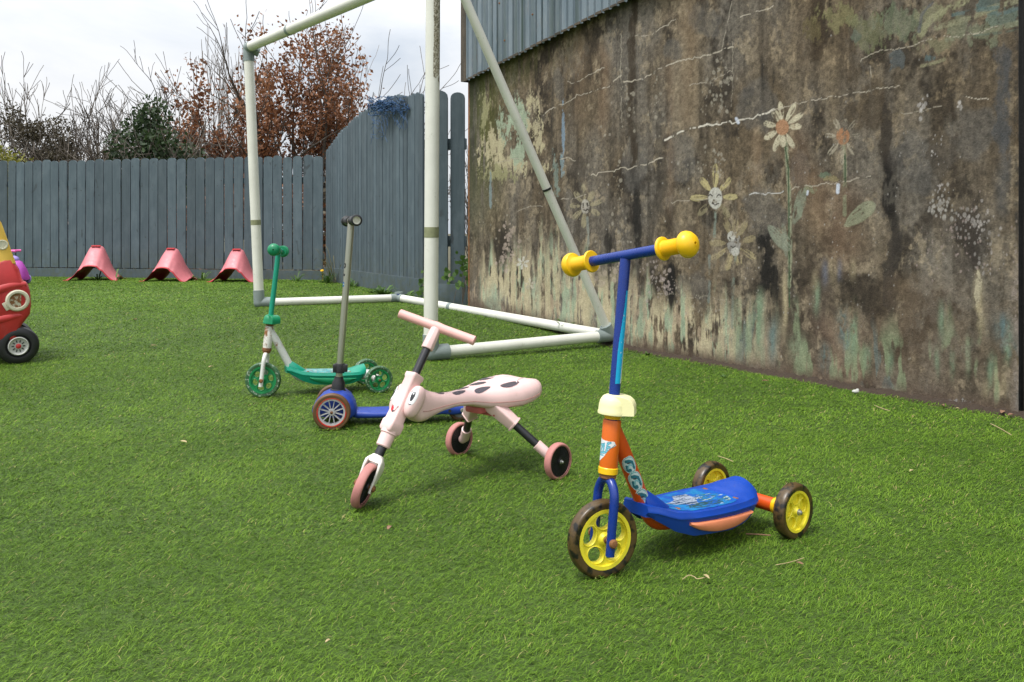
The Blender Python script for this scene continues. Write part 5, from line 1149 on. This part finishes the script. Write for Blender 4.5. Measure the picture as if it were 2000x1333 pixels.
# ================================================================ trees and shrubs beyond the fence
M['bark'] = plastic('grey_brown_bark', (.085, .068, .052), .9, .3, (.03, .03, .02), .4, 6)
M['bark_light'] = plastic('pale_twig_bark', (.15, .125, .10), .9, .3, (.05, .05, .03), .4, 6)
def leafmat(name, a, b, tr=.3):
    s = NB(name); _, f = s.attr('tint'); c = s.mix(f, a, b); s.set(Base_Color=c, Roughness=.6)
    t = s.n.new('ShaderNodeBsdfTranslucent'); mx = s.n.new('ShaderNodeMixShader'); mx.inputs[0].default_value = tr
    s.l.new(c, t.inputs[0]); s.l.new(s.b.outputs[0], mx.inputs[1]); s.l.new(t.outputs[0], mx.inputs[2]); s.l.new(mx.outputs[0], s.n['Material Output'].inputs[0]); return s.m
M['leaf_brown'] = leafmat('dead_brown_leaves', (.12, .043, .017), (.34, .15, .065))
M['leaf_ivy'] = leafmat('dark_ivy_leaves', (.015, .032, .010), (.05, .085, .026))
M['leaf_scrub'] = leafmat('olive_scrub_leaves', (.040, .030, .018), (.095, .080, .042))
M['leaf_yellow'] = leafmat('yellow_green_leaves', (.10, .12, .012), (.26, .24, .03))
M['leaf_weed'] = leafmat('weed_leaves', (.035, .085, .014), (.10, .19, .03))
M['leaf_dry'] = leafmat('dry_grass_stems', (.11, .11, .04), (.22, .19, .09))
def perp(d, R):
    v = Vector((R.gauss(0, 1), R.gauss(0, 1), R.gauss(0, 1))); v = v - d * v.dot(d); return v.normalized()
def grow(mb, p, d, L, r, lv, R, tips, spread=.5, up=.12, kids=(3, 5), shrink=.62, n=4, rmin=.004, wob=.16, first=.25):
    pts = [p]; rs = [r]; segs = 6 if lv > 0 else 5
    for k in range(segs):
        d = (d + perp(d, R) * R.uniform(0, wob) + Vector((0, 0, up * .4))).normalized(); p = p + d * (L / segs); pts.append(p); rs.append(max(rmin, r * (1 - .55 * (k + 1) / segs)))
    mb.tube(pts, rs, max(3, n), False)
    if lv <= 0:
        tips.append((pts[-1], d)); tips.append((pts[-2], d)); return
    for k in range(R.randint(*kids)):
        t = first + (1 - first) * R.random(); i = min(segs - 1, int(t * segs)); q = pts[i].lerp(pts[i + 1], t * segs - i)
        dd = (pts[i + 1] - pts[i]).normalized(); nd = (dd * (1 - spread * .5) + perp(dd, R) * spread * R.uniform(.6, 1.2) + Vector((0, 0, up))).normalized()
        grow(mb, q, nd, L * shrink * R.uniform(.75, 1.2), max(rmin, rs[i] * .6), lv - 1, R, tips, spread, up, kids, shrink, n - 1, rmin, wob, .1)
    grow(mb, pts[-1], d, L * shrink, rs[-1], lv - 1, R, tips, spread, up, kids, shrink, n - 1, rmin, wob, .1)
def leaf(mb, p, s_, R, flat=0.):
    a = Vector((R.gauss(0, 1), R.gauss(0, 1), R.gauss(0, 1) * (1 - flat))).normalized(); b = perp(a, R); mb.tint = R.random()
    mb.add([p - a * s_ * .5, p + b * s_ * .32 - a * s_ * .05, p + a * s_ * .55, p - b * s_ * .3 + a * s_ * .02], [(0, 1, 2, 3)])
def tree_at(name, px, D, label, cat='tree', group=None):
    return empty(name, ((px - 1000) / F * D, D, 0), 0, label, cat, group)
# the brown-leaved tree
def leafed(px, D, seed, stems, nl, keep, label, L, r=.07, spread=.58, up=.08, lv=3):
    R = random.Random(seed); t = tree_at('leafy_tree', px, D, label); mb = MB(); tips = []
    for lean in stems: grow(mb, Vector((lean[0] * .25, 0, 0)), Vector(lean).normalized(), L * R.uniform(.85, 1.1) * (lean[2] if len(lean) < 4 else 1), r, lv, R, tips, spread, up, (3, 4), .60, 6, .006, .22, .3)
    mb.build('trunk', 'bark', t); lf = MB()
    for p, d in tips:
        px_ = 1000 + (p.x + t.location.x) / (p.y + D) * F; py_ = YH - (p.z - H) / (p.y + D) * F; k_ = keep(px_, py_)
        if R.random() < .14: continue
        for k in range(int(nl * k_ * R.uniform(.3, 1.6) + .4)):
            leaf(lf, p - d * R.uniform(-.05, .30) + Vector((R.gauss(0, .10), R.gauss(0, .10), R.gauss(0, .09))), R.uniform(.055, .115), R)
    lf.build('crown', 'leaf_brown', t, smooth=False, recalc=False); print('leaves', len(lf.f), len(tips)); return tips
leafed(592, 18., 12, ((-.35, 0, 1), (-.04, .1, 1), (.30, 0, 1), (-.75, .1, .95), (.62, -.1, .95), (-.15, -.25, 1), (.12, -.35, 1), (-1.1, 0, .8), (.95, .1, .8), (.0, .3, .9)), 19, lambda x, y: float(np.exp(-((x - 590) / 125) ** 6) * np.exp(-((y - 190) / 135) ** 4)), 'tree full of dead rust-brown leaves behind the back fence', 2.75)
leafed(432, 17., 21, ((-.75, 0, .9), (-.4, .1, 1), (0, 0, 1), (.35, 0, 1), (.6, .1, .9), (-.15, -.2, 1), (.2, .25, .9), (-1, 0, .7)), 20, lambda x, y: float(np.exp(-((x - 440) / 95) ** 4) * (y > 120)), 'lower spreading tree with rust-brown leaves left of the goal post', 1.95, .05)
# bare trees
def bare(px, D, seed, stems, L, label, up=.14, spread=.42, lv=3, mat='bark', r=.04, kids=(2, 4), leanx=.35, wob=.24, rmin=.0052, base=.5):
    R = random.Random(seed); t = tree_at('bare_tree', px, D, label); mb = MB(); tips = []
    for k in range(stems): grow(mb, Vector((R.uniform(-base, base), R.uniform(-.2, .2), 0)), Vector((R.uniform(-leanx, leanx), R.uniform(-.15, .15), 1)).normalized(), L * R.uniform(.75, 1.15), r * R.uniform(.7, 1.1), lv, R, tips, spread, up, kids, .56, 5, rmin, wob)
    mb.build('trunk', mat, t); return t, tips
bare(262, 17, 31, 6, 2.0, 'tall bare grey tree standing left of the ivy clump', .06, .62, 3, 'bark', .055, (4, 5), .6, .34)
bare(330, 18, 32, 6, 1.95, 'bare twiggy tree rising behind the ivy-covered shrub', .08, .55, 3, 'bark', .05, (4, 5), .5, .34)
bare(395, 20, 33, 4, 2.55, 'slender bare tree with upright whip-like shoots', .3, .28, 3, 'bark_light', .04, (2, 3), .14, .10)
bare(445, 20, 34, 3, 2.4, 'thin bare tree close to the left goal post top', .3, .28, 3, 'bark_light', .035, (2, 3), .14, .10)
bare(150, 16, 35, 6, 1.95, 'bare tree with two long straight shoots above the thicket', .14, .45, 3, 'bark', .045, (3, 4), .35)
bare(40, 15, 36, 13, 1.62, 'dense bare thorn tree at the left edge behind the fence', .0, .85, 3, 'bark', .04, (4, 6), .8, .5, base=.8)
bare(110, 15.5, 37, 13, 1.5, 'tangled bare thorn bush left of centre in the hedge', .0, .85, 3, 'bark_light', .035, (4, 6), .9, .5, base=.8)
bare(205, 15, 38, 12, 1.5, 'brown leafless bush beside the tall grey tree', .0, .85, 3, 'bark', .035, (4, 6), .9, .5, base=.7)
bare(-60, 15, 39, 9, 1.6, 'bare thorn tree just beyond the left edge', .0, .8, 3, 'bark', .04, (3, 5), .7, .3, base=.7)
bare(640, 21, 40, 4, 2.6, 'bare branches showing right of the brown-leaved tree', .12, .5, 3, 'bark_light', .035, (2, 3), .5)
bare(350, 14.5, 41, 6, 1.6, 'pale leafless shrub with fanned stems in front of the ivy', .15, .45, 2, 'bark_light', .03, (3, 4), .45)
for i_, (px_, h_) in enumerate(((700, .95), (735, 1.0), (775, 1.0), (812, .95))):
    bare(px_, 13, 50 + i_, 3, h_, ('bare twigs poking above the side fence, first from the brown tree', 'bare twigs poking above the side fence beside the blue net', 'bare twigs above the fence just right of the blue net', 'bare twigs above the fence touching the near goal post')[i_], .2, .4, 2, 'bark_light', .015, (2, 3), .2, .1)
bare(912, 9.6, 61, 6, .85, 'pale bare twigs seen in the gap between fence and wall', .2, .4, 3, 'bark_light', .015, (3, 4), .16, .1, .003)
# leafy masses
def bush(name, px, D, w_, h0, h1, n, mat, label, sz=(.05, .11), seed=1, cat='shrub', dep=.5, twigs=6):
    R = random.Random(seed); t = tree_at(name, px, D, label, cat); lf = MB(); cl = [(R.uniform(-w_, w_), R.uniform(-dep, dep), R.uniform(h0, h1), R.uniform(.18, .42)) for _ in range(26)]
    cl = [(x, y, h0 + (z - h0) * max(.25, 1 - (x / w_) ** 2 * .8), q) for x, y, z, q in cl]
    for k in range(n):
        x, y, z, q = R.choice(cl); v = Vector((R.gauss(0, 1), R.gauss(0, 1), R.gauss(0, 1))).normalized() * q * R.random() ** .4
        leaf(lf, Vector((x, y, z)) + v, R.uniform(*sz), R)
    lf.build('foliage', mat, t, smooth=False, recalc=False); mb = MB(); tips = []
    if not twigs: return
    for k in range(twigs): grow(mb, Vector((R.uniform(-w_ * .6, w_ * .6), 0, 0)), Vector((R.uniform(-.5, .5), 0, 1)).normalized(), h1 * .5, .03, 2, R, tips, .6, .1, (3, 4), .6, 4, .005)
    mb.build('stems', 'bark_light', t)
bush('ivy_shrub', 283, 14.4, .38, .8, 3.0, 5600, 'leaf_ivy', 'dark ivy column on a trunk behind the fence', seed=71)
bush('ivy_shrub', 342, 14.4, .52, .8, 2.55, 5600, 'leaf_ivy', 'broad dark evergreen clump between bare tree and brown leaves', seed=72)
bush('scrub', 180, 14.8, .75, .9, 2.65, 9000, 'leaf_scrub', 'rounded olive-brown scrub behind the middle of the left fence', seed=73, sz=(.03, .065), dep=.8)
bush('scrub', 60, 15.2, 1.3, .7, 2.7, 13000, 'leaf_scrub', 'dark undergrowth below the thorn trees', seed=74, sz=(.03, .07), dep=.9)
bush('scrub', 260, 15, 1.0, .7, 1.6, 1800, 'leaf_scrub', 'low brown scrub at the foot of the ivy clumps', seed=75, sz=(.035, .07))
bush('ivy_shrub', 100, 14.5, .5, .7, 1.65, 1500, 'leaf_ivy', 'small dark green bush just above the fence tops', seed=76, sz=(.04, .08))
bush('hedge_bush', 6, 12.6, .30, 1.0, 2.0, 3600, 'leaf_yellow', 'yellow-green leafy bush over the fence at the far left', seed=77, sz=(.03, .06), twigs=0)
bush('scrub', 700, 12.4, .8, .4, 1.35, 1800, 'leaf_scrub', 'brown scrub glimpsed through the gaps behind the side fence', seed=78)
bush('scrub', 500, 12.6, 1.5, .3, 1.45, 5200, 'leaf_brown', 'fallen-leaf scrub glimpsed between the back fence boards', seed=79)

# ================================================================ weeds along the foot of fence and wall
def plant(px, py, D, n, L, w_, label, kind='weed', mat='leaf_weed', seed=1, up=.7, cat='weed', gq=None):
    p = at(px, py, D); p.z = float(gz(p.x, p.y)); R = random.Random(seed); t = empty(kind, p, 0, label, cat, gq); mb = MB()
    for k in range(n):
        a = R.uniform(0, 2 * PI); d = Vector((math.cos(a), math.sin(a), 0)); l_ = L * R.uniform(.5, 1.15); u0 = up * R.uniform(.5, 1.5); mb.tint = R.random(); s_ = Vector((-d.y, d.x, 0)); o0 = d * R.uniform(0, L * .25); pts = []
        for j in range(6):
            q = j / 5; c_ = o0 + d * l_ * q * .75 + Vector((0, 0, l_ * (u0 * q - .55 * u0 * q * q * 1.1) + .004)); ww = w_ * math.sin(PI * min(1, .12 + q * .88)) * (1.25 if j % 2 else .7) * .5
            pts += [c_ - s_ * ww, c_ + s_ * ww]
        mb.add(pts, [(2 * j, 2 * j + 1, 2 * j + 3, 2 * j + 2) for j in range(5)])
    mb.build('leaves', mat, t, recalc=False); return t
plant(748, 575, 7.9, 42, .20, .028, 'leafy dandelion clump at the foot of the side fence', seed=1)
plant(728, 566, 8.2, 22, .13, .02, 'small weed left of the dandelion clump by the side fence', seed=2)
plant(790, 585, 7.35, 44, .17, .03, 'broad-leaved weed behind the goal rail and near post', seed=3)
plant(808, 575, 7.3, 16, .12, .025, 'weed close behind the near goal post', seed=4)
plant(1108, 640, 5.45, 34, .15, .014, 'bright green fern tuft at the foot of the painted wall', kind='fern', seed=5, up=1.1, cat='fern')
plant(1265, 690, 4.72, 9, .05, .012, 'tiny weed at the wall foot right of the goal corner', seed=6)
plant(1413, 722, 4.0, 7, .04, .010, 'tiny sprout under the daisy at the wall foot', seed=7)
for i_, (px_, D_) in enumerate(((190, 10.5), (225, 10.45), (372, 10.4), (395, 10.35), (580, 10.2))):
    plant(px_, 545, D_, 14, .16, .02, ('weed seen through the first rocker', 'tall weed between the first and second rockers', 'weed to the right of the second rocker', 'weed left of the third rocker', 'low weed at the back fence right of the goal post')[i_], seed=10 + i_, up=1.2)
plant(655, 548, 9.9, 60, .34, .007, 'tuft of dry long grass in the fence corner', kind='grass_tuft', mat='leaf_dry', seed=20, up=1.9, cat='grass tuft')
plant(640, 550, 9.8, 50, .16, .010, 'low green grass tuft below the dry one in the fence corner', kind='grass_tuft', seed=21, up=1.3, cat='grass tuft')
plant(690, 552, 9.2, 30, .12, .010, 'short grass tuft behind the scooter pole', kind='grass_tuft', seed=22, up=1.3, cat='grass tuft')
d_ = plant(629, 541, 9.9, 10, .10, .018, 'dandelion with a yellow flower in the fence corner', seed=23, cat='dandelion')
m = MB(); m.lathe((0, 0, .14), (0, -.3, 1), [(.002, -.13), (.002, 0), (.022, .004), (.018, .014), (0, .016)], 12); m.build('flower', 'o_yellow', d_)
# ivy on the boards near the wall
def climber(px, py, D, n, sx_, sy_, label, seed):
    p = at(px, py, D); R = random.Random(seed); t = empty('climbing_plant', (p.x, p.y, float(gz(p.x, p.y))), 0, label, 'climbing plant'); mb = MB(); st = MB(); z0 = t.location.z
    for k in range(n):
        c_ = Vector((R.gauss(0, sx_), R.uniform(-.05, .0), p.z - z0 + R.gauss(0, sy_))); mb.tint = R.random(); a = R.uniform(0, 2 * PI); s_ = R.uniform(.03, .055)
        u = Vector((math.cos(a), -.3, math.sin(a))).normalized(); v = Vector((-math.sin(a), -.2, math.cos(a)))
        mb.add([c_, c_ + (u * .5 + v * .45) * s_, c_ + (u * .9 + v * .25) * s_, c_ + u * 1.15 * s_, c_ + (u * .9 - v * .3) * s_, c_ + (u * .5 - v * .45) * s_], [(0, 1, 2, 3), (0, 3, 4, 5)])
        if (k % 4 == 0 if n > 20 else k == 0): st.tube([Vector((0, 0, 0)), Vector((c_.x * .4, 0, c_.z * .6)), c_], .002, 4)
    mb.build('leaves', 'leaf_weed', t, recalc=False); st.build('stems', 'bark_light', t)
climber(903, 530, 6.75, 30, .05, .06, 'green leaves climbing between the slate boards and the wall', 1)
climber(884, 545, 6.8, 9, .03, .03, 'few green leaves low on the slate boards', 2)
climber(828, 545, 7.3, 12, .02, .06, 'yellowish leaves just behind the near goal post', 3)

# ================================================================ litter on the turf
M['twig'] = plastic('dry_twig', (.22, .12, .07), .85, .3, (.1, .06, .04), .5, 60)
M['straw'] = plastic('dry_straw', (.42, .33, .17), .8, .2, (.2, .14, .08), .5, 60)
def gpt(px, py, h=.014):
    D = (H - h) * F / (py - YH)
    for _ in range(6): D = (H - h - float(gz(0, D))) * F / (py - YH)
    return Vector(((px - 1000) / F * D, D, h + float(gz(0, D))))
def twig(pts, r, mat, label, name='twig', cat='twig', group=None):
    r *= .62
    P = [gpt(*q) for q in pts]; c_ = P[len(P) // 2].copy(); m = MB(); m.tube([p - c_ for p in spline(P, 4)], r, 6); o = m.build(name, mat); o.location = c_; tag(o, label, cat, group)
twig([(1457, 1043), (1480, 1044), (1505, 1046)], .0022, 'twig', 'reddish twig on the turf under the orange scooter')
twig([(1402, 891), (1418, 896), (1432, 902)], .0018, 'straw', 'pale twig on the turf behind the orange scooter')
twig([(1333, 1132), (1345, 1124), (1356, 1127), (1362, 1131), (1378, 1128)], .0015, 'straw', 'curled straw piece in front of the orange scooter', 'straw', 'straw')
twig([(1515, 1104), (1545, 1098), (1570, 1090)], .0012, 'straw', 'thin straw near the right rear wheel of the orange scooter', 'straw', 'straw')
twig([(1708, 792), (1720, 797), (1738, 803)], .0022, 'straw', 'pale twig on the turf below the white pebble')
twig([(1935, 828), (1955, 838), (1975, 850)], .0024, 'straw', 'longest pale twig near the right end of the wall')
twig([(1330, 975), (1345, 974)], .0014, 'twig', 'short twig by the far wheel of the orange scooter')
def fleaf(px, py, s_, mat, label, seed):
    p = gpt(px, py, .016); R = random.Random(seed); m = MB(); a = R.uniform(0, PI); pts = []
    ring = [(1, 0), (.55, .38), (-.1, .42), (-.7, .22), (-1, 0), (-.7, -.2), (0, -.42), (.6, -.3)]
    vs = [Vector((x * s_ * math.cos(a) - y * s_ * math.sin(a), x * s_ * math.sin(a) + y * s_ * math.cos(a), abs(y) * s_ * .6 + R.uniform(0, .2) * s_)) for x, y in ring]
    m.ring_loft([vs, [v + Vector((0, 0, -.0008)) for v in vs]]); o = m.build('fallen_leaf', mat, smooth=False); o.location = p; tag(o, label, 'leaf')
for i_, (px_, py_, s_, m__, lb) in enumerate(((358, 864, .016, 'straw', 'buff leaf scrap on the turf left of the blue scooter'), (262, 629, .02, 'twig', 'brown leaf on the turf below the middle rocker'), (300, 676, .02, 'twig', 'dark brown leaf halfway to the red car wheel'), (412, 717, .014, 'straw', 'pale leaf on the turf left of the green scooter'), (445, 609, .016, 'straw', 'pale leaf beside the left goal post foot'), (1380, 1128, .010, 'straw', 'small tan flake in front of the orange scooter'), (1562, 1101, .008, 'twig', 'brown crumb in front of the near rear wheel'), (640, 1252, .006, 'straw', 'pale fleck low in the front turf'), (1780, 920, .010, 'straw', 'pale flake on the turf right of the scooter'), (1842, 792, .012, 'twig', 'brown leaf scrap at the wall foot'), (1870, 798, .010, 'straw', 'pale scrap on the turf near the wall end'), (760, 1032, .012, 'twig', 'brownish leaf scrap in front of the pink ride-on wheel'), (935, 862, .006, 'straw', 'tiny pale fleck beside the far wheel of the pink ride-on'), (1958, 806, .02, 'twig', 'crumpled brown leaf at the wall corner'), (1975, 812, .018, 'twig', 'second crumpled leaf tight in the wall corner'), (1495, 745, .016, 'twig', 'brown leaf at the wall foot under the tall daisy'))): fleaf(px_, py_, s_, m__, lb, i_)
p = gpt(1671, 765, .02); m = MB(); m.ball((0, 0, 0), .012, 12, (1.3, .9, .7)); m.ball((.01, .004, .006), .007, 10, (1, 1, .8)); o = m.build('pebble', 'c_hub'); o.location = p; tag(o, 'single white pebble on the turf edge by the wall', 'pebble')
